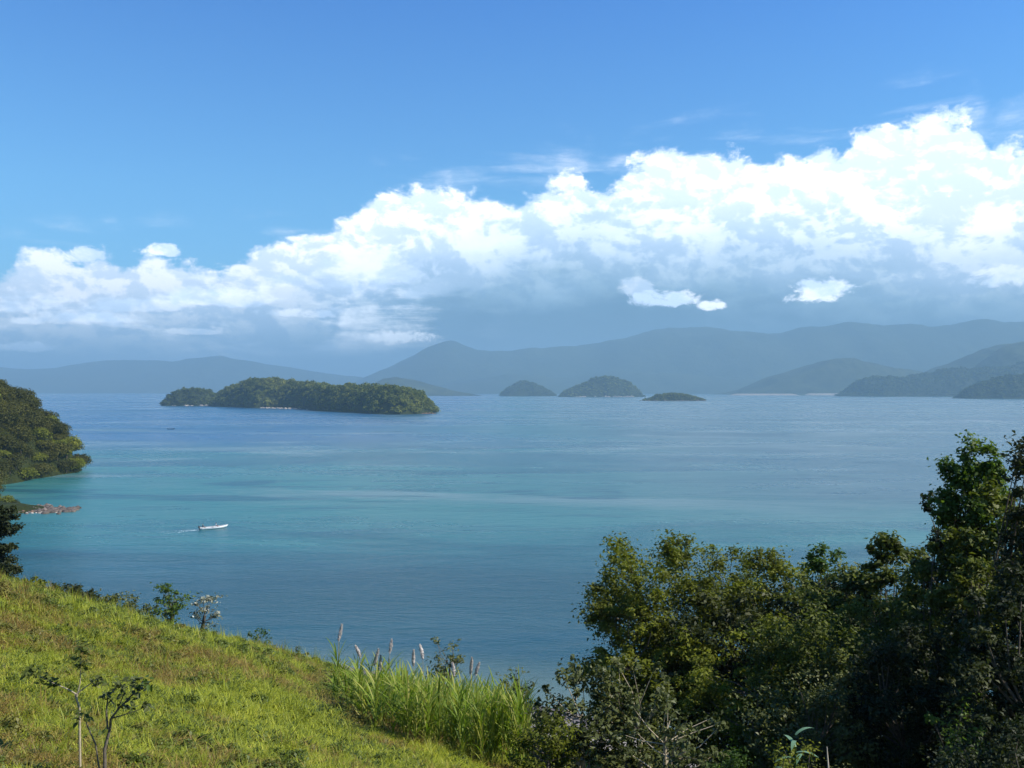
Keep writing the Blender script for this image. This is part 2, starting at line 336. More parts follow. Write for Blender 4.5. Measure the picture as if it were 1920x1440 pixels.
# ------------------------------------------------------------------ distant land
def land(name, label, prof, D, depth, mat, nx=160, ny=44, rough=0.25, sharp=1.0, nscale=None, back=1.6, seed=0, base=None, obj_name=None, kind='structure'):
    """prof: skyline (px, py) as seen at distance D; the landform spans D-depth .. D+depth*back with a real slope on each side"""
    pxs = np.array([p_[0] for p_ in prof], float); H = np.array([CAMZ + (HOR - p_[1]) / F * D for p_ in prof])
    wx = (pxs - 960) / F * D
    xs = np.linspace(wx[0], wx[-1], nx); Hs = np.interp(xs, wx, H)
    k = max(3, nx // 60) | 1; Hs = np.convolve(np.pad(Hs, k // 2, mode='edge'), np.ones(k) / k, 'valid')
    Hs = Hs * (1 + 0.16 * (fbm(xs / (depth * .55), xs * 0 + seed, 6, seed + 50) - .5) * 2)
    v = np.linspace(-1, 1, ny); ys = D + np.where(v < 0, v * depth, v * depth * back)
    X, Y = np.meshgrid(xs, ys); s = nscale or depth * 0.8
    vv = np.repeat(v[:, None], nx, 1) + (fbm(X / s, Y / s + 7, 4, seed) - 0.5) * 0.7 * (1 - np.abs(v[:, None]))
    cs = np.clip(1 - np.abs(vv) ** 1.35, 0, 1) ** sharp
    n = fbm(X / s, Y / s, 6, seed + 11) - 0.5; n2 = 1 - 2 * np.abs(fbm(X / s * 1.7 + 3, Y / s * 0.7, 5, seed + 5) - 0.5)
    peak = Hs[None, :]
    Z = peak * cs * (1 + rough * n * 2 * (0.25 + np.abs(vv))) * (1 - rough * 0.6 * (1 - n2) * np.abs(vv) * 2) - 3 - 4 * (cs <= 0.001)
    me = grid_mesh(name, xs, ys, Z, mat, X, Y); o = link(name, me); tag(o, label, kind=kind)
    return o, (xs, ys, Z)

MR = [(-500, 640), (-300, 660), (-100, 668), (0, 672), (100, 676), (190, 655), (250, 662), (330, 668), (430, 650), (520, 668), (600, 686), (690, 700), (760, 735)]
MR = [(a_, 735 - (735 - b_) * .82) for a_, b_ in MR]
land('mountain_range', 'faint blue mountain range behind the bay at the far left', MR, 12500, 2100, MOUNT, 220, 50, 0.3, seed=2)
MR2 = [(px_, 732 - (732 - py_) * (.97 if px_ < 900 else .86)) for px_, py_ in [(640, 736), (690, 705), (740, 678), (800, 655), (845, 640), (900, 648), (960, 640), (1030, 630), (1100, 636), (1160, 622), (1250, 606), (1350, 596), (1450, 604), (1560, 590), (1700, 584), (1850, 590), (2000, 580), (2300, 600), (2600, 640)]]
land('mountain_range', 'high hazy blue mountains whose tops fade into the grey cloud base', MR2, 11300, 1800, MOUNT, 300, 60, 0.3, seed=8)
land('mountain_range', 'lower hazy foothills in front of the high blue mountains at centre', [(760, 737), (850, 716), (960, 700), (1060, 706), (1150, 690), (1250, 700), (1350, 706), (1450, 712), (1560, 700), (1750, 690), (1950, 700), (2200, 720)], 9600, 1000, MOUNT, 220, 44, 0.3, seed=31)
land('hill', 'low pale blue hills on the far water behind the left end of the long island', [(120, 738), (160, 731), (205, 727), (240, 732), (262, 738)], 11500, 400, MOUNT, 60, 24, 0.2, seed=4)
land('hill', 'blue-grey rounded hill just behind the right half of the long island', [(660, 740), (690, 722), (715, 708), (740, 707), (775, 712), (810, 722), (850, 732), (890, 738), (905, 741)], 6000, 420, HILL, 120, 40, 0.25, seed=5)
land('hill', 'broad blue-grey hill rising beyond the sandy spit at right', [(1375, 741), (1400, 728), (1440, 708), (1480, 697), (1510, 686), (1540, 672), (1580, 668), (1610, 678), (1650, 688), (1700, 692), (1740, 700), (1800, 716), (1850, 735)], 7000, 650, HILL, 180, 50, 0.25, seed=6)
land('hill', 'hazy hill shoulder behind the headland at right', [(1680, 737), (1730, 700), (1780, 680), (1820, 662), (1870, 644), (1930, 632), (2050, 610), (2250, 640), (2400, 735)], 6600, 750, HILL, 180, 50, 0.25, seed=13)
land('hill', 'darker blue hill climbing out of the right edge of view', [(1775, 737), (1800, 715), (1840, 690), (1870, 664), (1900, 646), (1940, 634), (2050, 610), (2200, 650), (2300, 735)], 5800, 550, HILL, 160, 50, 0.25, seed=14)

# pieces used for woods
def leaf_quads(C, Nrm, size, aspect=0.5, fold=0.18, rng=RNG):
    """one folded diamond per leaf: 4 vertices, 1 quad"""
    n = len(C); r = rng.normal(size=(n, 3)); Nrm = Nrm / (np.linalg.norm(Nrm, axis=1, keepdims=True) + 1e-9)
    T = np.cross(Nrm, r); T /= (np.linalg.norm(T, axis=1, keepdims=True) + 1e-9); Bt = np.cross(Nrm, T)
    s = np.asarray(size).reshape(-1, 1) * 0.5
    V = np.stack([C - T * s, C + Bt * s * aspect + Nrm * s * fold, C + T * s - Nrm * s * fold * 1.4, C - Bt * s * aspect + Nrm * s * fold], 1).reshape(-1, 3)
    return V, np.arange(n * 4).reshape(n, 4)
def crown_cloud(n, rx, rz, zc, lobes, leaf, rng, aspect=0.6, shell=0.35):
    """leaf clumps on a lobed dome"""
    L = rng.normal(size=(lobes, 3)); L /= np.linalg.norm(L, axis=1, keepdims=True); L[:, 2] = np.abs(L[:, 2]) * 0.9 - 0.15
    rad = rng.uniform(0.42, 0.62, lobes); cen = L * rng.uniform(0.35, 0.62, (lobes, 1))
    w_ = rad ** 2; li = rng.choice(lobes, n, p=w_ / w_.sum())
    d = rng.normal(size=(n, 3)); d /= np.linalg.norm(d, axis=1, keepdims=True); d[:, 2] = np.where(d[:, 2] < -0.35, -d[:, 2], d[:, 2])
    rr = rad[li] * (1 - shell * rng.random(n) ** 1.5)
    P = cen[li] + d * rr[:, None]
    C = P * np.array([rx, rx, rz]) + np.array([0, 0, zc])
    Nn = d + rng.normal(size=(n, 3)) * 0.5 + np.array([0, 0, 0.5])
    V, Fc = leaf_quads(C, Nn, leaf * rng.uniform(0.6, 1.4, n), aspect, 0.25, rng)
    tone = np.clip(rng.random(n) * 0.6 + rng.random(lobes)[li] * 0.4, 0, 1)
    return V, Fc, tone
def tube_np(pts, rads, sides=5):
    """tapered tube through points -> V, F"""
    V = []; Fc = []; pts = [Vector(p_) for p_ in pts]
    for i, p_ in enumerate(pts):
        d = (pts[min(i + 1, len(pts) - 1)] - pts[max(i - 1, 0)]); d = d.normalized() if d.length > 1e-6 else Vector((0, 0, 1))
        a = d.cross(Vector((0.31, 0.95, 0.05))); a = a.normalized() if a.length > 1e-4 else Vector((1, 0, 0)); b_ = d.cross(a)
        for k in range(sides):
            t_ = 2 * math.pi * k / sides; V.append(p_ + (a * math.cos(t_) + b_ * math.sin(t_)) * rads[i])
    for i in range(len(pts) - 1):
        for k in range(sides):
            k2 = (k + 1) % sides; Fc.append((i * sides + k, i * sides + k2, (i + 1) * sides + k2, (i + 1) * sides + k))
    return [tuple(v) for v in V], Fc
def join_np(parts):
    V = []; Fc = []; o_ = 0
    for v, f in parts:
        v = np.asarray(v, float); V.append(v); Fc.append(np.asarray(f) + o_); o_ += len(v)
    return np.concatenate(V), np.concatenate(Fc)

def forest_joined(name, label, P, rad, protos, mat, kind='stuff', seed=0):
    """woods far enough away to read as one mass: every crown is still separate geometry"""
    rng = np.random.default_rng(seed); n = len(P); Vs = []; Fs = []; Ts = []; o_ = 0
    which = rng.integers(0, len(protos), n)
    for k, (V, Fc, T) in enumerate(protos):
        idx = np.where(which == k)[0]
        if not len(idx): continue
        a = rng.uniform(0, 6.28, len(idx)); s = rad[idx]; c, s_ = np.cos(a), np.sin(a)
        X = V[None, :, 0] * c[:, None] - V[None, :, 1] * s_[:, None]; Y = V[None, :, 0] * s_[:, None] + V[None, :, 1] * c[:, None]; Z = np.repeat(V[None, :, 2], len(idx), 0) * rng.uniform(0.8, 1.25, (len(idx), 1))
        W = np.stack([X, Y, Z], -1) * s[:, None, None] + P[idx][:, None, :]
        off = np.arange(len(idx))[:, None, None] * len(V) + o_
        Vs.append(W.reshape(-1, 3)); Fs.append((Fc[None] + off).reshape(-1, 4)); o_ += len(idx) * len(V)
        Ts.append((np.repeat(T[None], len(idx), 0) * 0.6 + rng.random((len(idx), 1)) * 0.4).ravel())
    me = mesh_np(name, np.concatenate(Vs), np.concatenate(Fs), mat, False, np.concatenate(Ts))
    return tag(link(name, me), label, kind=kind)
def interp_grid(G, x, y):
    xs, ys, Z = G; i = np.clip(np.searchsorted(xs, x) - 1, 0, len(xs) - 2); j = np.clip(np.searchsorted(ys, y) - 1, 0, len(ys) - 2)
    fx = (x - xs[i]) / (xs[i + 1] - xs[i]); fy = (y - ys[j]) / (ys[j + 1] - ys[j])
    return Z[j, i] * (1 - fx) * (1 - fy) + Z[j, i + 1] * fx * (1 - fy) + Z[j + 1, i] * (1 - fx) * fy + Z[j + 1, i + 1] * fx * fy
def scatter_on(G, step, seed, zmin=0.5, front_only=None):
    rng = np.random.default_rng(seed); xs, ys, Z = G
    X, Y = np.meshgrid(np.arange(xs[0], xs[-1], step), np.arange(ys[0], ys[-1] if front_only is None else front_only, step))
    X = X.ravel() + rng.uniform(-.5, .5, X.size) * step; Y = Y.ravel() + rng.uniform(-.5, .5, Y.size) * step
    z = interp_grid(G, X, Y); k = z > zmin; return np.stack([X[k], Y[k], z[k]], 1)
def shore_rocks(name, label, px0, px1, D0, D1, n, size, mat, seed, spread=3.0, z=0.2):
    rng = np.random.default_rng(seed); parts = []
    ico = [(0, 0, 1), (.9, 0, .4), (.28, .85, .4), (-.72, .53, .4), (-.72, -.53, .4), (.28, -.85, .4), (.72, .53, -.5), (-.28, .85, -.5), (-.9, 0, -.5), (-.28, -.85, -.5), (.72, -.53, -.5)]
    fc = [(0, 1, 2), (0, 2, 3), (0, 3, 4), (0, 4, 5), (0, 5, 1), (1, 6, 2), (2, 7, 3), (3, 8, 4), (4, 9, 5), (5, 10, 1), (6, 7, 2), (7, 8, 3), (8, 9, 4), (9, 10, 5), (10, 6, 1)]
    ico = np.array(ico)
    for i in range(n):
        u = rng.random(); D = D0 + (D1 - D0) * u; x = (px0 + (px1 - px0) * u - 960) / F * D
        s = size * rng.uniform(0.4, 1.4) * np.array([rng.uniform(.8, 1.6), rng.uniform(.8, 1.3), rng.uniform(.4, .9)])
        v = ico * (1 + rng.uniform(-.25, .25, (11, 1))) * s + np.array([x + rng.normal() * spread * .5, D + rng.normal() * spread, z]); parts.append((v, fc))
    V, Fc = join_np(parts); return tag(link(name, mesh_np(name, V, Fc, mat)), label, kind='stuff')

rp = np.random.default_rng(11)
P_MID = [crown_cloud(100, 1.0, 0.95, 0.35, 7, 0.32, rp) for _ in range(5)]      # unit crowns, a few pixels each
P_FAR = [crown_cloud(14, 1.0, 0.9, 0.3, 4, 0.95, rp, aspect=0.9) for _ in range(4)]

# --- the long wooded island
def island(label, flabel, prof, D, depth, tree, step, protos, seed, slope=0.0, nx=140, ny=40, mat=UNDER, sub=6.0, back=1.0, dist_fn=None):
    """prof: (px, py_top, py_base); distance follows the base line"""
    pxs = np.array([q_[0] for q_ in prof], float); Db = np.array([F * CAMZ / (q_[2] - HOR) for q_ in prof]) if dist_fn is None else np.array([dist_fn(q_[0]) for q_ in prof])
    Dc = Db + depth
    H = np.array([CAMZ + (HOR - q_[1]) / F * dc for q_, dc in zip(prof, Dc)]) - tree * 0.75
    u = np.linspace(0, 1, nx); pu = (pxs - pxs[0]) / (pxs[-1] - pxs[0])
    P_ = np.interp(u, pu, pxs); DC = np.interp(u, pu, Dc); HH = np.interp(u, pu, H)
    k = max(3, nx // 28) | 1; sm = lambda a: np.convolve(np.pad(a, k // 2, mode='edge'), np.ones(k) / k, 'valid')
    DC = sm(DC); HH = np.maximum(sm(HH), 0.3) * np.clip(np.minimum(u, 1 - u) * 22, 0, 1) ** 0.5
    v = np.linspace(-1.08, 1.08, ny); X = ((P_ - 960) / F * DC)[None, :] + 0 * v[:, None]
    dd = depth * (0.45 + 0.55 * np.sqrt(np.clip(np.minimum(u, 1 - u) * 6, 0, 1)))
    Y = DC[None, :] + v[:, None] * dd[None, :] * (1 + 0.25 * (fbm(X / depth * 1.3, X * 0 + seed, 3, seed) - 0.5) * 2)
    Z = HH[None, :] * np.clip(1 - np.abs(v[:, None]) ** 2.2, -0.2, 1) ** 1.0
    Z = np.where(np.abs(v[:, None]) > 1, -1.5, Z) * (1 + 0.35 * (fbm(X / 40, Y / 40, 4, seed + 1) - 0.5)) + 0.6
    me = grid_mesh('island', None, None, Z, mat, X, Y); isl = tag(link('island', me), label, kind='structure')
    # crowns at random parameter positions
    rng = np.random.default_rng(seed + 5); L = abs(X[0, -1] - X[0, 0]) + abs(DC[-1] - DC[0]) * 0.3
    n = int(L * depth * 1.9 / (step * step)); uu = rng.random(n); vv = rng.uniform(-1.0, 0.75, n)
    fi = uu * (nx - 1); i = np.minimum(fi.astype(int), nx - 2); f_ = fi - i; fj = (vv + 1.08) / 2.16 * (ny - 1); j = np.clip(fj.astype(int), 0, ny - 2); g_ = fj - j
    bil = lambda A_: A_[j, i] * (1 - f_) * (1 - g_) + A_[j, i + 1] * f_ * (1 - g_) + A_[j + 1, i] * (1 - f_) * g_ + A_[j + 1, i + 1] * f_ * g_
    P3 = np.stack([bil(X), bil(Y), bil(Z)], 1); k_ = P3[:, 2] > 0.8; P3 = P3[k_]; P3[:, 2] -= 0.5
    rad = tree * 0.5 * rng.uniform(0.5, 1.35, len(P3)) * np.where(rng.random(len(P3)) < .06, 1.45, 1.0)
    forest_joined('island_forest', flabel, P3, rad, protos, L_ISLE, seed=seed)
    return isl
island('low ground of the long wooded island left of centre', 'dense dark green wood covering the long island left of centre',
       [(400, 742, 762), (412, 735, 762), (430, 722, 763), (470, 709, 764), (500, 708, 765), (540, 712, 765), (580, 716, 767), (620, 718, 771), (680, 722, 774), (720, 722, 776), (760, 723, 777), (790, 734, 777), (808, 750, 776), (817, 768, 776)],
       1400, 75, 12, 7.2, P_MID, 21, nx=170)
island('small rounded islet off the left end of the long island', 'dark green wood on the islet at the left end of the long island',
       [(313, 752, 761), (320, 738, 761), (340, 727, 761), (365, 724, 761), (390, 728, 761), (408, 740, 761), (416, 752, 761)], 2000, 60, 10, 6.0, P_MID, 22, nx=80)
fa = lambda d: (lambda px: d)
island('small steep island, left of the pair in mid bay', 'grey-green wood on the left island of the pair',
       [(936, 741, 0), (948, 728, 0), (965, 718, 0), (980, 713, 0), (1000, 715, 0), (1020, 726, 0), (1038, 736, 0), (1044, 741, 0)], 0, 130, 11, 11, P_FAR, 23, nx=80, dist_fn=fa(5400))
island('domed island, right and larger of the pair in mid bay', 'grey-green wood on the larger domed island of the pair',
       [(1047, 742, 0), (1060, 731, 0), (1085, 721, 0), (1110, 711, 0), (1135, 705, 0), (1155, 707, 0), (1180, 716, 0), (1197, 729, 0), (1205, 741, 0)], 0, 150, 11, 11, P_FAR, 24, nx=110, dist_fn=fa(4700))
island('tiny low dark islet right of the domed island', 'scrubby dark wood on the tiny low islet',
       [(1202, 749, 0), (1222, 745, 0), (1232, 738, 0), (1255, 735, 0), (1275, 735, 0), (1295, 740, 0), (1322, 748, 0)], 0, 32, 7, 4.5, P_MID, 25, nx=90, dist_fn=fa(2960))
island('wooded headland with a lit green shoulder at the right edge', 'dark and light green wood on the right-hand headland',
       [(1578, 738, 0), (1590, 728, 0), (1610, 712, 0), (1640, 703, 0), (1690, 707, 0), (1730, 702, 0), (1760, 692, 0), (1840, 690, 0), (1900, 684, 0), (1960, 672, 0), (2100, 660, 0), (2250, 740, 0)], 0, 300, 13, 12, P_FAR, 26, nx=200, dist_fn=fa(5000))
island('nearer dark wooded point at the right edge', 'dark green wood on the nearer point at the right edge',
       [(1797, 744, 0), (1812, 728, 0), (1835, 716, 0), (1880, 706, 0), (1930, 698, 0), (2020, 690, 0), (2150, 740, 0)], 0, 110, 11, 8.5, P_FAR, 27, nx=120, dist_fn=fa(3750))
shore_rocks('shore_rocks', 'pale rocks below the islet at the left end', 325, 400, 2010, 2010, 60, 3.0, ROCK_PALE, 1, 6)
shore_rocks('shore_rocks', 'pale rocks along the middle shore of the long island', 475, 605, 1790, 1560, 110, 2.6, ROCK_PALE, 2, 6)
shore_rocks('shore_rocks', 'rust-coloured rocks at the right tip of the long island', 745, 815, 1330, 1330, 70, 2.0, ROCK_RED, 3, 4)
shore_rocks('shore_rocks', 'pale rocks on the shore of the domed island', 1080, 1195, 4690, 4690, 40, 7, ROCK_PALE, 4, 10)
shore_rocks('shore_rocks', 'dark flat rocks around the tiny islet', 1200, 1320, 2950, 2955, 60, 3.5, ROCK, 5, 6)
def strip(name, label, px0, px1, D, wdt, mat, h=1.2):
    n = 60; x = (np.linspace(px0, px1, n) - 960) / F * D; y0 = D + (fbm(x / 60, x * 0, 3, 3) - .5) * wdt
    V = []; 
    for i in range(n): 
        e = max(0.02, min(1, min(i, n - 1 - i) / 5)); V += [(x[i], y0[i] - wdt * .5 * e, -0.3), (x[i], y0[i], h * e), (x[i], y0[i] + wdt, h * 1.5 * e)]
    Fc = [(a * 3 + k, a * 3 + 3 + k, a * 3 + 4 + k, a * 3 + 1 + k) for a in range(n - 1) for k in (0, 1)]
    return tag(link(name, mesh_np(name, V, Fc, mat, True)), label, kind='structure')
strip('beach', 'thin pale beach on the spit left of the right-hand headland', 1512, 1590, 6300, 40, SAND, 9)
strip('beach', 'faint thin beach below the broad blue hill', 1370, 1500, 6250, 40, SAND, 8)

# ------------------------------------------------------------------ left headland
cy = np.array([100, 160, 215, 249, 257, 261, 268, 285, 327, 350, 365, 378, 392, 405, 430, 500, 700]); cx = np.array([-85, -108, -140, -147, -134, -133, -148, -167, -190, -189, -187.5, -186, -191, -208, -262, -420, -900])
def coast(y): return np.interp(y, cy, cx)
def head_z(x, y):
    d = coast(y) - x; d = d + (fbm(y / 14, x / 14, 3, 77) - .5) * 5
    z = np.where(d > 0, 36 * (1 - np.exp(-np.maximum(d, 0) / 18)) + d * 0.12, d * 0.4)
    z = z * np.where(y < 300, np.interp(y, [120, 200, 244, 272, 300], [0.5, .42, .07, .09, 1.0]), 1)
    return np.maximum(z + (fbm(x / 12, y / 12, 4, 70) - .5) * 3 * (d > 3), -2)
xs = np.linspace(-520, -125, 230); ys = np.linspace(175, 560, 200); X, Y = np.meshgrid(xs, ys)
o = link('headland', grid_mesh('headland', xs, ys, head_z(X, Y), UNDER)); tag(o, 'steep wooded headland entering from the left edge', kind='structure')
rh = np.random.default_rng(5); HEAD = []
for k in range(5):
    V, Fc, T = crown_cloud(900, 4.7, 4.2, 2.6, 13, 0.62, rh); cm = mesh_np('crown', V, Fc, L_FAR, False, T)
    cm2 = mesh_np('crown', V, Fc, L_OLIVE, False, T)
    tv, tf = tube_np([(0, 0, -2.5), (0.1, 0, 1.5), (0.3, .2, 4.5)], [.28, .22, .1]); HEAD.append((cm, cm2, mesh_np('trunk', tv, tf, BARK)))
cand = []
for y0_, y1_, st_, dmax in ((226, 300, 5.2, 14), (300, 404, 4.1, 45), (368, 392, 3.2, 12)):
    for yy in np.arange(y0_, y1_, st_):
        d = rh.uniform(-.2, 1.2)
        while d < dmax:
            y_ = yy + rh.uniform(-1.8, 1.8); x_ = coast(y_) - d; d += st_ * rh.uniform(.8, 1.2)
            if x_ / y_ > -0.635 and not (252 < y_ < 268): cand.append((x_, y_))
for i, (x_, y_) in enumerate(cand):
    z_ = float(head_z(x_, y_))
    if z_ < 0.05: continue
    o = empty('headland_tree', (x_, y_, z_ - 1.0), rh.uniform(0, 6.28)); s = rh.uniform(0.6, 1.15) * (0.5 if y_ < 290 else 1); o.scale = (s, s, s * rh.uniform(.8, 1.15))
    pr = HEAD[i % 5]; yel = rh.random() < 0.16
    link('crown', pr[1] if yel else pr[0], o); link('trunk', pr[2], o)
    tone_ = 'yellowish green' if yel else 'dark green'; dd_ = float(coast(y_)) - x_
    where = 'beside the rubble point' if y_ < 300 else ('overhanging the water at the headland foot' if dd_ < 4 else ('on the skyline of the left headland' if z_ > 31 else ('on the right-hand nose of the left headland' if x_ / y_ > -.52 else ('at the left edge of view on the headland' if x_ / y_ < -.57 else 'on the middle face of the left headland'))))
    tag(o, f"{tone_} {'large' if s > .95 else ('small' if s < .7 else 'middling')} round-crowned tree {where}", 'tree', 'trees covering the left headland')
shore_rocks('rubble_point', 'brown and rust rubble point reaching into the water below the left headland', 5, 128, 262, 258, 420, 0.85, ROCK, 6, 2.6, .1)
shore_rocks('rubble_point', 'rust brown stones among the rubble of the point', 10, 118, 258, 256, 26, 0.4, ROCK_RED, 8, 2.0, .25)
shore_rocks('rubble_point', 'pale broken stones along the front edge of the rubble point', 50, 112, 253, 256, 26, 0.4, ROCK_PALE, 7, 1.0, 0)

# ------------------------------------------------------------------ near trees
def near_tree(name, label, px, D, top, wpx, leafmat, leaf=0.13, nclump=46, per=190, bark=BARK, seed=0, low=0.25, flat=1.0, cr=None, lean=0.0, cat='tree', group=None, aspect=0.5, gap=0.0, leafname='crown', base_sink=0.15):
    """px, D: where it stands; top: photograph row of its highest leaves; wpx: crown width in photograph pixels"""
    rng = np.random.default_rng(seed + 100); rnd = random.Random(seed)
    x0, y0 = ray(px, D); zb = float(hz(x0, y0)) - base_sink; zt = CAMZ + (HOR - top) / F * D; H = zt - zb; W = wpx / F * D * 0.5
    o = empty(name, (x0, y0, zb)); tag(o, label, cat, group)
    zlo = H * low; per_ = max(14, int(per / 1.6)); nc = int(nclump * 2.6); cr = (cr or max(0.22, W * 0.17))
    cl = []; tries = 0
    while len(cl) < nc:
        tries += 1
        q_ = rng.uniform(-1, 1, 3); r_ = np.linalg.norm(q_ * np.array([1, 1, 1 if q_[2] > 0 else .75]))
        lim = 0.78 + 0.5 * vnoise(math.atan2(q_[1], q_[0]) * 1.3 + seed, q_[2] * 2.5 + 7, seed + 3)       # ragged outline
        if r_ > lim or r_ < 0.3: continue
        if tries < 20000 and vnoise(q_[0] * 2.4 + seed, q_[1] * 2.4 + q_[2] * 3.3, seed) < gap: continue
        zc = zlo + (H - cr * 0.3 - zlo) * (q_[2] * 0.5 + 0.5)
        cl.append((q_[0] * W + lean * zc / H, q_[1] * W * 0.9, zc))
    cl = np.array(cl); li = np.repeat(np.arange(nc), per_); n = len(li)
    # every clump is a spray: long along its own twig, flat, with stragglers
    ax = cl - np.array([lean * .5, 0, H * .45]); ax /= np.linalg.norm(ax, axis=1, keepdims=True) + 1e-6; ax[:, 2] *= .45; ax = ax + rng.normal(size=ax.shape) * .3; ax /= np.linalg.norm(ax, axis=1, keepdims=True)
    cs = cr * rng.uniform(0.45, 1.5, nc)
    g_ = rng.normal(size=(n, 3)) * np.array([.42, .42, .26 * flat]); al = rng.uniform(-1.0, 1.0, n) * .85
    C = cl[li] + (g_ + ax[li] * al[:, None]) * cs[li][:, None]
    d = g_ / (np.linalg.norm(g_, axis=1, keepdims=True) + 1e-6)
    Nn = d * 0.4 + rng.normal(size=(n, 3)) * 0.5 + np.array([0, 0, 0.8])
    V, Fc = leaf_quads(C, Nn, leaf * rng.uniform(0.6, 1.35, n), aspect, 0.22, rng)
    tone = np.clip(rng.random(n) * 0.5 + rng.random(nc)[li] * 0.5, 0, 1)
    link(leafname, mesh_np(leafname, V, Fc, leafmat, False, tone), o)['kind'] = 'stuff'
    # trunk and boughs reaching into each clump
    parts = []; nst = 1 if H > 4 else rnd.choice((2, 3)); tr = 0.035 * H ** 0.8
    forks = []
    for s_ in range(nst):
        bx, by = (rnd.uniform(-.15, .15), rnd.uniform(-.15, .15)); ex, ey = (lean * .5 + rnd.uniform(-.22, .22) * W, rnd.uniform(-.2, .2) * W); hh = H * rnd.uniform(.5, .68)
        pp = [(bx + (ex - bx) * t_ ** 1.4 + rnd.uniform(-.04, .04) * W * (t_ > 0), by + (ey - by) * t_, -0.2 + (hh + .2) * t_) for t_ in (0, .25, .5, .75, 1)]
        parts.append(tube_np(pp, [tr * (1 - .16 * k_) for k_ in range(5)], 6)); forks += [(pp[k_], tr * (1 - .16 * k_)) for k_ in (2, 3, 4)] + [(pp[1], tr * .8)]
    for c in cl[:: max(1, len(cl) // 34)]:
        c = Vector(c); f_ = min(forks, key=lambda q_: (Vector(q_[0]) - c).length + (3 if q_[0][2] > c.z - 0.1 else 0)); a = Vector(f_[0])
        mid = (a + c) * 0.5 + Vector((rnd.uniform(-.12, .12), rnd.uniform(-.12, .12), rnd.uniform(-.12, .05))) * (c - a).length
        parts.append(tube_np([a, mid, c], [f_[1] * .45, f_[1] * .28, .006], 5))
    V, Fc = join_np(parts); link('trunk', mesh_np('trunk', V, Fc, bark, True), o)
    return o
T = near_tree
T('feathery_tree', 'light olive feathery tree at the left end of the thicket', 1240, 30, 1010, 290, L_OLIVE, .14, 70, 260, seed=1, low=.2, gap=.25)
T('feathery_tree', 'small-leaved olive tree right of the feathery one with thin pale top shoots', 1390, 31, 1022, 250, L_OLIVE, .13, 60, 240, seed=2, low=.15, gap=.3)
T('feathery_tree', 'low drooping olive bough tree hanging over the water at the thicket edge', 1185, 28, 1120, 130, L_OLIVE, .12, 24, 180, seed=3, low=.3, gap=.3)
T('leaning_tree', 'slim dark tree with one leaning bright tip poking above the thicket', 1520, 29, 1018, 90, L_BRIGHT, .15, 22, 150, seed=4, low=.55, lean=.3)
T('dark_tree', 'dark tree behind the leaning bright tip', 1480, 30, 1050, 230, L_OLIVE, .14, 50, 240, seed=5, low=.12)
T('dark_tree', 'rounded olive brown tree in the middle of the thicket', 1600, 27, 1060, 260, L_MID, .14, 62, 260, seed=6, low=.12)
T('dark_tree', 'dark spreading tree with ragged top left of the tall tree', 1680, 25, 1000, 210, L_MID, .15, 52, 230, seed=7, low=.12, gap=.3)
T('dark_tree', 'dark tree with two round knobs of leaves beside the tall tree', 1745, 26, 990, 150, L_DARK, .14, 36, 200, seed=8, low=.15, gap=.25)
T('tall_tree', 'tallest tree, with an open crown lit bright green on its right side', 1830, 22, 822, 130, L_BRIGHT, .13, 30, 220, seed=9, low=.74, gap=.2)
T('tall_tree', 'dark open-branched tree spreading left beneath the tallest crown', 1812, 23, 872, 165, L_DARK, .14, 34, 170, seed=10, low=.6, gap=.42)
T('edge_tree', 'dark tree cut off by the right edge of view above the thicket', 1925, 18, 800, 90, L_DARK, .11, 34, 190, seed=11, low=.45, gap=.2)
T('edge_tree', 'dense olive tree below the tallest crown at the right edge', 1880, 20, 905, 230, L_MID, .13, 76, 250, seed=12, low=.1)
T('edge_tree', 'leafy tree filling the thicket under the tallest crown', 1780, 21, 1000, 250, L_MID, .13, 70, 250, seed=13, low=.1)
T('thicket_tree', 'grey-green twiggy tree in the centre front of the thicket', 1590, 22, 1120, 340, L_MID, .10, 88, 250, seed=14, low=.3, flat=.9)
T('thicket_tree', 'olive tree below the feathery trees with bright side clumps', 1400, 24, 1165, 250, L_OLIVE, .11, 40, 210, seed=15, low=.35, gap=.35)
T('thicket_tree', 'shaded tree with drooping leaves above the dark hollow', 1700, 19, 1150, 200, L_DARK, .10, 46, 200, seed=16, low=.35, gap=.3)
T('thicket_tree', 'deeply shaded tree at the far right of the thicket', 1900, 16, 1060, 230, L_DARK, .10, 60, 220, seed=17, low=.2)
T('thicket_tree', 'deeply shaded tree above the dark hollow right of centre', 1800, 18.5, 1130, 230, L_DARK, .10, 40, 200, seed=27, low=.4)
T('thicket_tree', 'sparse dark tree with grey leaves over the black hollow', 1530, 20, 1230, 260, L_GREY, .09, 44, 120, seed=18, low=.4, gap=.42)
B_ = lambda *a, **k: near_tree(*a, cat='shrub', **k)
B_('broadleaf_shrub', 'big-leaved grey-green shrub with pale forked branches beside the reed bed', 1090, 19.5, 1248, 190, L_GREY, .13, 34, 60, bark=BARK_PALE, seed=19, low=.35, gap=.3)
B_('broadleaf_shrub', 'big-leaved shrub with a tall thin leader right of the pale forked one', 1190, 20, 1225, 170, L_GREY, .125, 36, 70, bark=BARK_PALE, seed=20, low=.3, gap=.3)
B_('broadleaf_shrub', 'open shrub with long bare branches over black shade', 1255, 17, 1290, 190, L_GREY, .105, 26, 50, bark=BARK_PALE, seed=21, low=.3, gap=.4)
B_('low_shrub', 'small bright olive shrub at the bottom edge of view', 1360, 14.5, 1388, 130, L_BRIGHT, .06, 30, 150, seed=22, low=.3)
B_('low_shrub', 'small dull green shrub under the hollow at the bottom edge', 1480, 14.5, 1392, 150, L_OLIVE, .055, 26, 140, seed=23, low=.3)
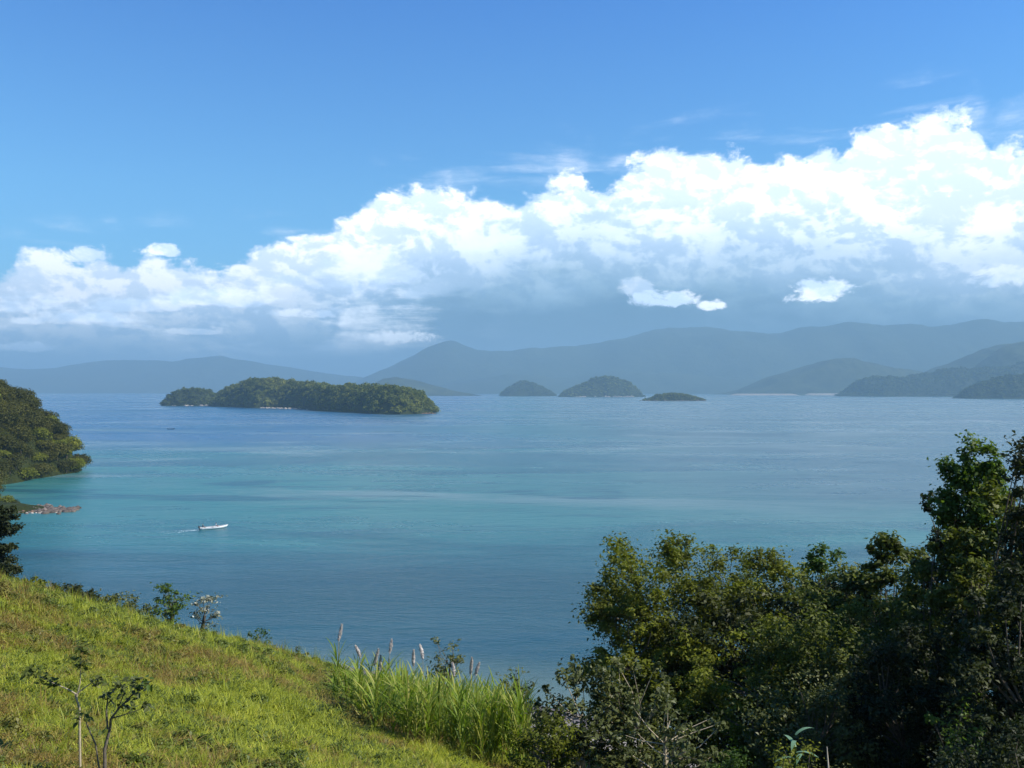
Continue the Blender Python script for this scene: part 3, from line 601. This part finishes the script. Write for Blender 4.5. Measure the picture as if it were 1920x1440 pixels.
B_('low_shrub', 'small shrub by the dead stalk at the bottom edge', 1560, 14.2, 1412, 90, L_GREY, .05, 16, 120, seed=24, low=.3)
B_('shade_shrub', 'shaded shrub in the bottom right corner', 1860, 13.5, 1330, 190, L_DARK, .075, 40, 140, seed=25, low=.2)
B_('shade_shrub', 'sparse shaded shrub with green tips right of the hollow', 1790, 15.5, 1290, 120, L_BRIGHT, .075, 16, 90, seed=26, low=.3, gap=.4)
B_('shade_shrub', 'low dark shrub between the reeds and the pale forked shrub', 1020, 18.5, 1330, 120, L_OLIVE, .09, 26, 110, seed=28, low=.1)
T('understorey_tree', 'dark understorey tree behind the black hollow', 1420, 28, 1105, 330, L_DARK, .17, 80, 180, seed=29, low=.02)
T('understorey_tree', 'dark understorey tree behind the grey twiggy tree', 1640, 26, 1095, 340, L_DARK, .17, 80, 180, seed=30, low=.02)
T('understorey_tree', 'dark understorey tree behind the big-leaved shrubs', 1250, 28, 1140, 200, L_OLIVE, .16, 50, 180, seed=31, low=.02)
# left side and ridge shrubs
T('edge_tree', 'black-green tree cut off by the left edge above the grass', -24, 58, 910, 112, L_DARK, .26, 60, 200, seed=40, low=.05)
B_('ridge_shrub', 'low dark purple-brown bush on the grass crest at left', 125, 43, 1098, 80, L_DARK, .16, 22, 120, seed=41, low=.1)
B_('ridge_shrub', 'low dark bush at the right end of the dark crest bush', 165, 42, 1108, 40, L_DARK, .14, 12, 110, seed=42, low=.1)
B_('ridge_shrub', 'sparse grey-green bush on the crest right of the dark bushes', 215, 42, 1112, 70, L_GREY, .15, 16, 60, seed=43, low=.1, gap=.3)
B_('ridge_shrub', 'small olive tuft bush on the crest at far left', 55, 44, 1082, 50, L_OLIVE, .15, 12, 80, seed=44, low=.1)
B_('ridge_shrub', 'sparse bush just over the crest left of the pale-leaved sapling', 262, 40, 1135, 60, L_GREY, .13, 12, 60, seed=45, low=.1, gap=.3)
B_('sapling', 'tall leafy sapling standing on the crest against the water', 322, 38, 1085, 54, L_BRIGHT, .13, 16, 45, seed=46, low=.2, gap=.2)
B_('sapling', 'slim crooked sapling with white sunlit leaves on the crest', 376, 37, 1112, 52, L_SUNLIT, .15, 9, 24, bark=BARK, seed=47, low=.35, gap=.3, lean=.35)
B_('ridge_shrub', 'thin pale bush seen over the crest near the water', 485, 46, 1178, 56, L_BRIGHT, .15, 8, 28, seed=48, low=.4)
B_('ridge_shrub', 'thin small bush over the crest left of the reed bed', 565, 44, 1208, 34, L_GREY, .14, 6, 30, seed=49, low=.3)
B_('sapling', 'leafy sapling rising behind the reed plumes', 836, 31, 1192, 72, L_GREY, .12, 11, 34, seed=50, low=.45, gap=.25)
B_('sapling', 'thin sapling at the right end of the reeds', 968, 27, 1250, 70, L_GREY, .12, 12, 36, seed=51, low=.4, gap=.25)

# two saplings in the front grass, leaf by leaf
def leaf_mesh(mat, L, Wd):
    V = [(0, 0, 0), (L * .3, Wd * .5, L * .06), (L * .75, Wd * .38, 0), (L, 0, -L * .1), (L * .75, -Wd * .38, 0), (L * .3, -Wd * .5, L * .06), (L * .5, 0, -L * .03)]
    Fc = [(0, 1, 6), (1, 2, 6), (2, 3, 6), (3, 4, 6), (4, 5, 6), (5, 0, 6)]
    return mesh_np('leaf', V, Fc, mat, False, np.full(6, 0.4))
LM = {'dark': leaf_mesh(L_MID, .085, .05), 'grey': leaf_mesh(L_GREY, .085, .045), 'bright': leaf_mesh(L_BRIGHT, .10, .045)}
def hand_sapling(label, D, base, stems, tufts, mat, seed, r0=.016):
    """stems: polylines in photograph points; tufts: (px, py, radius px, leaves, kind)"""
    rnd = random.Random(seed); bx, by = ray(base[0], D); bz = float(hz(bx, by)); o = empty('sapling', (bx, by, bz)); tag(o, label, 'sapling')
    parts = []
    for st_, ra, rb in stems:
        n = len(st_); pp = []
        for i, (a, b_) in enumerate(st_):
            q_ = pt(a, b_, D) - Vector((bx, by, bz)); q_.y += rnd.uniform(-.08, .08) * (i > 0); pp.append(q_)
        if st_[0][1] >= base[1]: pp[0].z = -0.05
        parts.append(tube_np(pp, [ra + (rb - ra) * i / (n - 1) for i in range(n)], 6))
    V, Fc = join_np(parts); link('trunk', mesh_np('trunk', V, Fc, mat, True), o)
    for px, py, rp_, nl, kd in tufts:
        c = pt(px, py, D) - Vector((bx, by, bz)); rr = rp_ / F * D
        for i in range(int(nl * 1.5)):
            d = Vector((rnd.gauss(0, 1), rnd.gauss(0, 1), rnd.gauss(0, .7))).normalized() * rr * rnd.random() ** .5
            lf = link('leaf', LM[kd], o); lf.location = c + d; lf.rotation_euler = (rnd.uniform(-.6, .6), rnd.uniform(-.4, .8), rnd.uniform(0, 6.28)); s = rnd.uniform(.7, 1.25); lf.scale = (s, s, s)
    return o
hand_sapling('young tree with a thin pale trunk forking left and right in the front grass', 11.8, (153, 1415),
    [([(153, 1415), (151, 1370), (148, 1330), (145, 1300)], .017, .013), ([(145, 1300), (158, 1290), (175, 1278)], .011, .006), ([(145, 1300), (130, 1290), (108, 1280), (95, 1272), (72, 1265)], .010, .004),
     ([(146, 1306), (150, 1280), (152, 1250), (155, 1225)], .009, .004), ([(175, 1278), (192, 1286)], .006, .003)],
    [(157, 1220, 24, 46, 'dark'), (155, 1245, 14, 14, 'dark'), (95, 1272, 14, 14, 'dark'), (72, 1262, 22, 30, 'dark'), (60, 1250, 12, 10, 'dark'), (185, 1272, 16, 18, 'grey'), (110, 1280, 10, 8, 'dark')], BARK_PALE, 61)
hand_sapling('grey multi-stemmed young tree right of the pale trunk in the front grass', 11.2, (198, 1440),
    [([(200, 1445), (202, 1400), (204, 1365), (212, 1345), (222, 1330), (245, 1305), (262, 1280)], .024, .005), ([(204, 1365), (205, 1330), (200, 1300)], .014, .006), ([(196, 1445), (185, 1390), (172, 1360), (160, 1340)], .012, .005),
     ([(222, 1330), (232, 1300), (228, 1275)], .010, .004), ([(212, 1345), (240, 1335), (270, 1325)], .009, .003), ([(245, 1305), (270, 1290), (285, 1275)], .007, .003)],
    [(250, 1285, 28, 34, 'grey'), (228, 1280, 18, 18, 'grey'), (205, 1298, 16, 16, 'grey'), (275, 1280, 16, 12, 'bright'), (268, 1322, 14, 10, 'grey'), (160, 1340, 16, 12, 'dark'), (235, 1320, 20, 14, 'grey')], BARK, 62)

# dead stalk and long-leaved plant by the hollow
x_, y_ = ray(1556, 13.6); z_ = float(hz(x_, y_)); o = empty('dead_stalk', (x_, y_, z_)); tag(o, 'short bleached dead stalk standing at the bottom edge', 'stalk')
zt = CAMZ + (HOR - 1398) / F * 13.6 - z_; V, Fc = tube_np([(0.03, 0, -.1), (0.03, 0, zt * .4), (0.0, 0, zt * .75), (-.06, 0, zt)], [.03, .028, .024, .006], 6); link('stem', mesh_np('stem', V, Fc, plain('bleached_wood', (.55, .47, .36), .8)), o)
def blade(L, wd, bend, lift, n=6):
    V = []; Fc = []
    for i in range(n + 1):
        t_ = i / n; a = lift - bend * t_; x = L * t_ * math.cos(lift - bend * t_ * .5); z = L * t_ * math.sin(lift - bend * t_ * .5); ww = wd * (math.sin(math.pi * min(1, t_ * .85 + .15)) ** .7 if t_ < 1 else 0.02)
        V += [(x, -ww / 2, z + ww * .15), (x, ww / 2, z + ww * .15)]
    for i in range(n): Fc.append((i * 2, i * 2 + 1, i * 2 + 3, i * 2 + 2))
    return V, Fc
x_, y_ = ray(1490, 15.5); z_ = float(hz(x_, y_)); zt = CAMZ + (HOR - 1362) / F * 15.5 - z_
o = empty('longleaf_plant', (x_, y_, z_)); tag(o, 'plant with long pale green arching leaves below the dark hollow', 'plant')
V, Fc = tube_np([(0, 0, -.1), (0, 0, zt * .5), (0, 0, zt * .9)], [.03, .025, .015]); link('stem', mesh_np('stem', V, Fc, L_BRIGHT, True, np.full(len(Fc), .4)), o)
V, Fc = blade(.40, .075, 1.0, .35); bm_ = mesh_np('leaf', V, Fc, leaf_mat('leaf_longpale', (.09, .17, .08), (.14, .25, .13), (.2, .32, .18), transl=.3), True, np.full(len(Fc), .6))
for k in range(9):
    lf = link('leaf', bm_, o); lf.location = (0, 0, zt * (.72 + .03 * k)); lf.rotation_euler = (0, random.uniform(-.35, .2), k * 2.4)

# ------------------------------------------------------------------ reed bed
rc = np.random.default_rng(44)
def cane_meshes(H, seed):
    rng = np.random.default_rng(seed); parts = []; tone = []
    n = 22
    for i in range(n):
        L = rng.uniform(.55, 1.0); V, Fc = blade(L, rng.uniform(.028, .045), rng.uniform(.3, 1.3), rng.uniform(1.15, 1.5), 5)
        V = np.array(V); a = rng.uniform(0, 6.28); c, s = math.cos(a), math.sin(a); V = np.stack([V[:, 0] * c - V[:, 1] * s, V[:, 0] * s + V[:, 1] * c, V[:, 2] + H * rng.uniform(.05, .72)], 1)
        parts.append((V, Fc)); tone += [rng.random()] * len(Fc)
    V, Fc = join_np(parts); fol = mesh_np('foliage', V, Fc, L_CANE, False, np.array(tone))
    V2, F2 = tube_np([(0, 0, -.15), (.02, 0, H * .5), (.05, .01, H * .86)], [.014, .012, .007], 5); return fol, mesh_np('stem', V2, F2, L_CANE, True, np.full(len(F2), .9))
CANES = [cane_meshes(2.2, s) for s in (1, 2, 3, 4, 5, 6)]
def plume_mesh(h, seed):
    rng = np.random.default_rng(seed); n = 420; t_ = rng.random(n); r_ = .052 * np.sin(np.pi * np.clip(t_ * .9 + .08, 0, 1)) ** .6 * rng.random(n) ** .5; a = rng.uniform(0, 6.28, n)
    C = np.stack([np.cos(a) * r_ + .05 * t_ ** 2, np.sin(a) * r_, t_ * h], 1); V, Fc = leaf_quads(C, np.stack([np.cos(a), np.sin(a), 0 * a], 1) + rng.normal(size=(n, 3)) * .3, rng.uniform(.04, .09, n), .35, .1, rng)
    return mesh_np('plume', V, Fc, PLUME)
PLM = [plume_mesh(.5, 1), plume_mesh(.4, 2)]
def cane(px, D, hs, label, plume_top=None, k=0):
    x, y = ray(px, D); z = float(hz(x, y)); o = empty('cane', (x, y, z), rc.uniform(0, 6.28)); tag(o, label, 'cane', 'tall canes of the reed bed')
    fol, stem = CANES[k % 6]; f_ = link('foliage', fol, o); s_ = link('stem', stem, o); f_['kind'] = 'stuff'
    for q_ in (f_, s_): q_.scale = (1, 1, hs); q_.rotation_euler = (rc.uniform(-.09, .09), rc.uniform(-.09, .09), 0)
    if plume_top:
        zt = CAMZ + (HOR - plume_top) / F * D - z; h = .5 if k % 2 == 0 else .4
        V, Fc = tube_np([(0, 0, 0), (.02, .02, zt * .6), (0, 0, zt - h)], [.010, .008, .005], 5); link('flower_stalk', mesh_np('flower_stalk', V, Fc, BARK_PALE, True), o)
        pl_ = link('plume', PLM[k % 2], o); pl_.location = (0, 0, zt - h); pl_.rotation_euler = (rc.uniform(-.32, .32), rc.uniform(-.32, .32), rc.uniform(0, 6))
plm = [(635, 1170, 'leftmost plumed cane, standing clear above the water'), (676, 1206, 'second plumed cane from the left, leaning slightly'), (702, 1214, 'short pale plume between the second and the pinkish one'), (731, 1198, 'pinkish plumed cane left of the sapling behind the reeds'),
       (776, 1216, 'thin pale plume just left of the sapling behind the reeds'), (793, 1208, 'bright pale plume touching the sapling behind the reeds'), (712, 1228, 'low pale plume in the yellowish part of the reeds'), (851, 1242, 'low pinkish plume right of the sapling behind the reeds'),
       (882, 1230, 'thick pale plume, first of the close pair at right'), (892, 1240, 'shorter plume, second of the close pair at right')]
for i, (px, tp, lb) in enumerate(plm): cane(px, 27.5 - (i % 3) * .8, .95, lb, tp, i)
cnt = 0
while cnt < 215:
    px = rc.uniform(628, 1000); D = rc.uniform(21.5, 30)
    lo = np.interp(px, [628, 660, 700, 980, 1000], [26.5, 24.5, 22.0, 22.5, 26]);
    if D < lo: continue
    x, y = ray(px, D); z = float(hz(x, y)); want = np.interp(px, [628, 700, 800, 900, 1000], [1214, 1238, 1250, 1254, 1250]) + rc.uniform(-8, 45)
    h = (CAMZ + (HOR - want) / F * D - z) / 2.25
    if h < .35: continue
    cane(px, D, min(h, 1.55), f"{'tall' if h > 1.1 else 'short'} leafy green cane without plume in the {'front' if D < 25 else 'back'} rows, {'left end' if px < 700 else ('right end' if px > 920 else ('left middle' if px < 810 else 'right middle'))} of the reed bed", None, cnt); cnt += 1

# ------------------------------------------------------------------ grass, by geometry nodes (nobody could count it)
def tuft(name, nbl, L, wd, spread, seed, mat, bend=(.3, 1.4)):
    rng = np.random.default_rng(seed); parts = []; tone = []
    for i in range(nbl):
        V, Fc = blade(L * rng.uniform(.5, 1.15), wd * rng.uniform(.7, 1.3), rng.uniform(*bend), rng.uniform(.8, 1.5), 3); V = np.array(V); a = rng.uniform(0, 6.28); c, s = math.cos(a), math.sin(a)
        V = np.stack([V[:, 0] * c - V[:, 1] * s + rng.normal() * spread, V[:, 0] * s + V[:, 1] * c + rng.normal() * spread, V[:, 2] - .02], 1); parts.append((V, Fc)); tone += [rng.random()] * len(Fc)
    V, Fc = join_np(parts); return bpy.data.objects.new(name, mesh_np(name, V, Fc, mat, False, np.array(tone)))
def grass_mat(name, cols, dry):
    m, t, p, out = new_mat(name); at = t.node('ShaderNodeAttribute', attribute_name='tone'); oi = t.node('ShaderNodeObjectInfo'); g = t.node('ShaderNodeNewGeometry')
    A_ = t.noise(g.outputs['Position'], 0.30, 5, 0.6, 0.5); B2 = t.noise(g.outputs['Position'], 1.3, 4, 0.6)
    v = t.math('ADD', t.math('MULTIPLY', at.outputs['Fac'], .4), t.math('ADD', t.math('MULTIPLY', oi.outputs['Random'], .35), t.math('MULTIPLY', t.math('SUBTRACT', B2, .35), .9)))
    c = t.ramp(v, [(0.0, (*cols[0], 1)), (0.5, (*cols[1], 1)), (1.0, (*cols[2], 1))])
    patch = t.smooth(t.math('ADD', A_, t.math('ADD', t.math('MULTIPLY', t.math('SUBTRACT', oi.outputs['Random'], .5), .16), t.math('MULTIPLY', t.math('SUBTRACT', B2, .5), .25))), 0.52, 0.61)
    c = t.mix(t.math('MULTIPLY', patch, dry), c, t.mix(at.outputs['Fac'], (.17, .098, .022, 1), (.40, .28, .08, 1)))
    t.put(p.inputs['Base Color'], c); p.inputs['Roughness'].default_value = .5; p.inputs['Specular IOR Level'].default_value = .3
    tr = t.node('ShaderNodeBsdfTranslucent'); t.put(tr.inputs[0], c); mx = t.node('ShaderNodeMixShader'); mx.inputs[0].default_value = .35
    t.l.new(p.outputs[0], mx.inputs[1]); t.l.new(tr.outputs[0], mx.inputs[2]); t.l.new(mx.outputs[0], out.inputs[0]); return m
G1 = grass_mat('grass_blade', ((.105, .135, .010), (.30, .34, .022), (.58, .56, .07)), .9)
G2 = grass_mat('weed_leaf', ((.040, .062, .010), (.095, .130, .018), (.200, .240, .040)), .4)
V_, F_, T_ = crown_cloud(170, .30, .26, .10, 7, .085, np.random.default_rng(9)); V_ = V_ * .62; WEED = bpy.data.objects.new('weed', mesh_np('weed', V_, F_, G2, False, T_))
protos = [tuft('tuft', 30, .22, .011, .08, 1, G1, (.6, 2.0)), tuft('tuft', 20, .32, .011, .09, 2, G1, (.5, 1.8)), tuft('tuft', 30, .20, .012, .10, 3, G1, (1.0, 2.4)), tuft('tuft', 14, .16, .045, .07, 4, G2, (.6, 1.6)), tuft('tuft', 12, .5, .008, .06, 5, G1, (.1, .7)), WEED]
def scatter(name, label, P, rot, scl, pick, protos):
    me = bpy.data.meshes.new(name); me.vertices.add(len(P)); me.vertices.foreach_set('co', P.astype(np.float32).ravel())
    for nm, ar, ty in (('rotz', rot, 'FLOAT'), ('siz', scl, 'FLOAT'), ('pick', pick, 'INT')):
        a = me.attributes.new(nm, ty, 'POINT'); a.data.foreach_set('value', np.asarray(ar, np.float32 if ty == 'FLOAT' else np.int32))
    o = link(name, me); tag(o, label, kind='stuff')
    ng = bpy.data.node_groups.new(name + '_nodes', 'GeometryNodeTree'); ng.interface.new_socket('Geometry', in_out='INPUT', socket_type='NodeSocketGeometry'); ng.interface.new_socket('Geometry', in_out='OUTPUT', socket_type='NodeSocketGeometry')
    gi = ng.nodes.new('NodeGroupInput'); go = ng.nodes.new('NodeGroupOutput'); iop = ng.nodes.new('GeometryNodeInstanceOnPoints'); jn = ng.nodes.new('GeometryNodeGeometryToInstance')
    m2p = ng.nodes.new('GeometryNodeMeshToPoints'); ng.links.new(gi.outputs[0], m2p.inputs[0])
    for pr in reversed(protos):
        oi = ng.nodes.new('GeometryNodeObjectInfo'); oi.inputs[0].default_value = pr; oi.inputs[1].default_value = False; ng.links.new(oi.outputs['Geometry'], jn.inputs[0])
    def attr(nm, ty):
        a = ng.nodes.new('GeometryNodeInputNamedAttribute'); a.data_type = ty; a.inputs[0].default_value = nm; return a.outputs[0]
    ng.links.new(m2p.outputs[0], iop.inputs['Points']); ng.links.new(jn.outputs[0], iop.inputs['Instance']); iop.inputs['Pick Instance'].default_value = True
    ng.links.new(attr('pick', 'INT'), iop.inputs['Instance Index'])
    cb = ng.nodes.new('ShaderNodeCombineXYZ'); ng.links.new(attr('rotz', 'FLOAT'), cb.inputs[2]); ng.links.new(cb.outputs[0], iop.inputs['Rotation'])
    ng.links.new(attr('siz', 'FLOAT'), iop.inputs['Scale']); ng.links.new(iop.outputs[0], go.inputs[0])
    md = o.modifiers.new('scatter', 'NODES'); md.node_group = ng; return o
N = 110000; yy = 5 + 53 * RNG.random(N) ** 0.62; xx = yy * RNG.uniform(-.72, .20, N)
keep = (hz(xx, yy) > 2.6) & ~((xx / yy > .04) & (RNG.random(N) < .5)); xx, yy = xx[keep], yy[keep]
dn = fbm(xx / 3.0, yy / 3.0, 4, 91)
sc_ = (0.55 + 0.9 * dn) * RNG.uniform(.6, 1.3, len(xx)) * np.interp(yy, [8, 30, 55], [.9, 1.15, 1.6])
pk = RNG.choice(5, len(xx), p=[.32, .16, .36, .11, .05]); wd_ = fbm(xx / 1.6 + 9, yy / 1.6, 3, 55) > .54; pk = np.where(wd_ & (RNG.random(len(xx)) < .3), 3, pk); lump = (fbm(xx / .8 + 3, yy / .8, 3, 66) > .66) & (RNG.random(len(xx)) < .07); lump |= (yy > 27) & (RNG.random(len(xx)) < .035); pk = np.where(lump, 5, pk)
scatter('grass', 'rough green and straw-coloured grass covering the slope', np.stack([xx, yy, hz(xx, yy)], 1), RNG.uniform(0, 6.28, len(xx)), sc_, pk, protos)
N = 9000; yy = RNG.uniform(9, 34, N); xx = yy * RNG.uniform(.05, .72, N)
scatter('ground_cover', 'shaded ferns and weeds under the thicket at right', np.stack([xx, yy, hz(xx, yy)], 1), RNG.uniform(0, 6.28, N), RNG.uniform(.6, 1.6, N), RNG.choice([1, 3, 3, 4, 5], N), protos)

# ------------------------------------------------------------------ boats
WHITE = plain('boat_white', (.85, .85, .84), .35, ns=3, amt=.06, spec=.5); BOATGREY = plain('boat_grey', (.30, .31, .32), .6); BLACKP = plain('motor_black', (.02, .022, .025), .4); WOOD = plain('bench_wood', (.30, .2, .11), .7)
def lofted(L, W, Hh, sheer, inner=0.0, n=14, bot=True):
    V = []; Fc = []; prof = [(-1, 1), (-.93, .55), (-.72, .15), (-.35, 0), (0, -.03), (.35, 0), (.72, .15), (.93, .55), (1, 1)]; k = len(prof)
    for i in range(n + 1):
        t_ = i / n; x = (t_ - .5) * L; wf = (1 - max(0, (t_ - .45) / .55) ** 2.3) * (.86 + .14 * min(1, t_ / .3)); wf = max(wf, .02); rise = sheer * max(0, (t_ - .35) / .65) ** 2; keel = Hh * .75 * max(0, (t_ - .7) / .3) ** 2
        for a, b_ in prof: V.append((x + (.10 * L * .4 * b_ if t_ > .8 else 0) * (t_ - .8) * 5, a * (W / 2 * wf - inner), inner + keel + (Hh + rise - keel - inner) * b_ + (0 if b_ < 1 else 0)))
    for i in range(n):
        for j in range(k - 1): Fc.append((i * k + j, (i + 1) * k + j, (i + 1) * k + j + 1, i * k + j + 1))
    return V, Fc, k, n
def boat(name, label, px, py, D, L, rz, hullmat, motor=True, stripe=None, person=None):
    x, y = ray(px, D); o = empty(name, (x, y, -.12), rz); tag(o, label, 'boat'); Wd = L * .27; Hh = .55
    V, Fc, k, n = lofted(L, Wd, Hh, .35); V2, F2, _, _ = lofted(L * .985, Wd * .985, Hh, .35, .05)
    a = len(V); Fa = [tuple(f) for f in Fc] + [tuple(reversed([q + a for q in f])) for f in F2]
    tr = [(0, 1, 7, 8), (1, 2, 6, 7), (2, 3, 5, 6), (3, 4, 5, 5)][:3]
    Fa += tr + [tuple(q + a for q in reversed(f)) for f in tr]
    for i in range(n):
        for j in (0, k - 1): Fa.append((i * k + j, a + i * k + j, a + (i + 1) * k + j, (i + 1) * k + j))
    link('hull', mesh_np('hull', V + V2, Fa, hullmat, False), o)
    rail = [(v[0], v[1], v[2] + .01) for v in V[0::k]]; rail2 = [(v[0], v[1], v[2] + .01) for v in V[k - 1::k]]
    V3, F3 = join_np([tube_np(rail, [.035] * len(rail), 6), tube_np(rail2, [.035] * len(rail2), 6)]); link('gunwale', mesh_np('gunwale', V3, F3, stripe or BOATGREY, True), o)
    def box(nm, cx_, cy_, cz, sx, sy, sz, mt, par=None):
        v = [(cx_ + a_ * sx / 2 * (.94 if c_ > 0 else 1), cy_ + b_ * sy / 2, cz + c_ * sz / 2) for c_ in (-1, 1) for a_, b_ in ((-1, -1), (1, -1), (1, 1), (-1, 1))]
        return link(nm, mesh_np(nm, v, [(3, 2, 1, 0), (4, 5, 6, 7), (0, 1, 5, 4), (1, 2, 6, 5), (2, 3, 7, 6), (3, 0, 4, 7)], mt), par or o)
    for bx_ in (-.27, .0, .2): box('bench', bx_ * L, 0, .40, .26, Wd * .86 * (1 if bx_ < .1 else .8), .04, WOOD)
    box('floor', -.05 * L, 0, .14, L * .62, Wd * .55, .03, BOATGREY)
    if motor:
        mo = box('outboard_motor', -L / 2 - .16, 0, .86, .42, .32, .42, BLACKP); box('motor_leg', -L / 2 - .16, 0, .32, .14, .10, .75, BLACKP, mo); box('tiller', -L / 2 + .25, 0, .84, .55, .05, .05, BLACKP, mo)
    return o
BR = R(34)
bo = boat('motorboat', 'small white open motorboat with one person crossing the bay', 401, 993, 225, 6.8, R(34), WHITE)
boat('motorboat', 'tiny dark boat far out left of centre below the long island', 321, 805, 800, 6.5, R(5), BLACKP, stripe=BLACKP)
# person seated in the white boat
def person(label, shirt, rz, loc):
    SK = plain('skin_tone', (.36, .2, .13), .6); SH = plain('shirt_cloth', shirt, .9); SO = plain('shorts_dark', (.03, .04, .07), .9); HA = plain('hair_dark', (.015, .011, .009), .7)
    J = {'pel': (0, 0, .0, .15), 'bel': (.01, 0, .18, .14), 'che': (.03, 0, .38, .16), 'neck': (.05, 0, .55, .06), 'head0': (.07, 0, .62, .075), 'head1': (.08, 0, .74, .095), 'head2': (.07, 0, .82, .07)}
    E = [('pel', 'bel'), ('bel', 'che'), ('che', 'neck'), ('neck', 'head0'), ('head0', 'head1'), ('head1', 'head2')]
    for s, n_ in ((-1, 'l'), (1, 'r')):
        J.update({n_ + 'sh': (.03, s * .19, .47, .07), n_ + 'el': (.13, s * .25, .22, .048), n_ + 'wr': (.34, s * .2, .12, .035), n_ + 'ha': (.43, s * .18, .10, .04), n_ + 'hi': (.04, s * .1, -.01, .095), n_ + 'kn': (.46, s * .14, .05, .065), n_ + 'an': (.52, s * .14, -.34, .045), n_ + 'to': (.68, s * .15, -.38, .04)})
        E += [('che', n_ + 'sh'), (n_ + 'sh', n_ + 'el'), (n_ + 'el', n_ + 'wr'), (n_ + 'wr', n_ + 'ha'), ('pel', n_ + 'hi'), (n_ + 'hi', n_ + 'kn'), (n_ + 'kn', n_ + 'an'), (n_ + 'an', n_ + 'to')]
    ks = list(J); me = bpy.data.meshes.new('person'); me.from_pydata([J[k][:3] for k in ks], [(ks.index(a), ks.index(b_)) for a, b_ in E], []); 
    tmp = bpy.data.objects.new('tmp', me); COL.objects.link(tmp); tmp.modifiers.new('s', 'SKIN')
    for i, k in enumerate(ks): me.skin_vertices[0].data[i].radius = (J[k][3], J[k][3]); me.skin_vertices[0].data[i].use_root = (k == 'pel')
    sb = tmp.modifiers.new('u', 'SUBSURF'); sb.levels = 1
    dg = bpy.context.evaluated_depsgraph_get(); fin = bpy.data.meshes.new_from_object(tmp.evaluated_get(dg)); bpy.data.objects.remove(tmp); fin.name = 'person'
    for mt in (SK, SH, SO): 
        fin.materials.append(mt)
    for p_ in fin.polygons:
        c = p_.center; p_.use_smooth = True
        p_.material_index = 1 if (.08 < c.z < .52 and c.x < .2 and abs(c.y) < .27 and not (c.x > .17)) else (2 if (c.z <= .13 and c.x < .42 and abs(c.y) < .22 and c.z > -.2) else 0)
    o = link('person', fin); o.location = loc; o.rotation_euler = (0, 0, rz); tag(o, label, 'person')
    rg = np.random.default_rng(2); V = []; Fc = []
    for i in range(5):
        for j in range(10):
            a = math.pi * .5 * i / 4; b_ = 2 * math.pi * j / 10; V.append((.065 + .105 * math.sin(a) * math.cos(b_) - .015, .105 * math.sin(a) * math.sin(b_), .76 + .11 * math.cos(a)))
    for i in range(4):
        for j in range(10): Fc.append((i * 10 + j, i * 10 + (j + 1) % 10, (i + 1) * 10 + (j + 1) % 10, (i + 1) * 10 + j))
    link('hair', mesh_np('hair', V, Fc, HA, True), o); return o
bx_, by_ = bo.location.x, bo.location.y
person('person in a white shirt seated amidships in the white motorboat', (.8, .8, .77), R(34), (bx_ + .55 * math.cos(R(34)), by_ + .55 * math.sin(R(34)), .60))
person('person in dark clothes seated at the stern beside the outboard motor', (.02, .03, .05), R(34), (bx_ - 2.7 * math.cos(R(34)), by_ - 2.7 * math.sin(R(34)), .60))
# wake
FOAM = plain('foam_white', (.42, .52, .54), .9, ns=2, amt=.15); parts = []
rw = np.random.default_rng(3)
for i in range(150):
    t_ = rw.random() ** 1.3; side = rw.choice((-1, 1)); dl = 3.5 + t_ * 9; off = side * (.25 + t_ * 1.6) + rw.normal() * .25
    a = bx_ - dl * math.cos(BR) - off * math.sin(BR); b_ = by_ - dl * math.sin(BR) + off * math.cos(BR)
    k = 7; V = [(a + math.cos(q * 6.283 / k) * rw.uniform(.05, .22) * (1.2 - t_), b_ + math.sin(q * 6.283 / k) * rw.uniform(.05, .22), .008) for q in range(k)] + [(a, b_, .02)]
    parts.append((V, [(q, (q + 1) % k, k) for q in range(k)]))
V, Fc = join_np(parts); tag(link('wake_foam', mesh_np('wake_foam', V, Fc, FOAM)), 'thin white wake foam trailing the white motorboat', kind='stuff')

# ------------------------------------------------------------------ haze
HZ = True
if HZ:
    v = [(a, b_, c) for c in (-12, 1090) for a, b_ in ((-32000, -4000), (32000, -4000), (32000, 40000), (-32000, 40000))]
    me = mesh_np('haze', v, [(3, 2, 1, 0), (4, 5, 6, 7), (0, 1, 5, 4), (1, 2, 6, 5), (2, 3, 7, 6), (3, 0, 4, 7)])
    hm = bpy.data.materials.new('haze_air'); hm.use_nodes = True; t = NT(hm.node_tree); t.n.clear()
    ho = t.node('ShaderNodeOutputMaterial'); pv = t.node('ShaderNodeVolumePrincipled'); pv.inputs['Density'].default_value = 1.35e-4; pv.inputs['Color'].default_value = (0.30, 0.49, 0.625, 1); pv.inputs['Anisotropy'].default_value = 0.0
    t.l.new(pv.outputs[0], ho.inputs['Volume']); me.materials.append(hm)
    tag(link('haze', me), 'thin blue sea haze lying over the bay', kind='stuff')
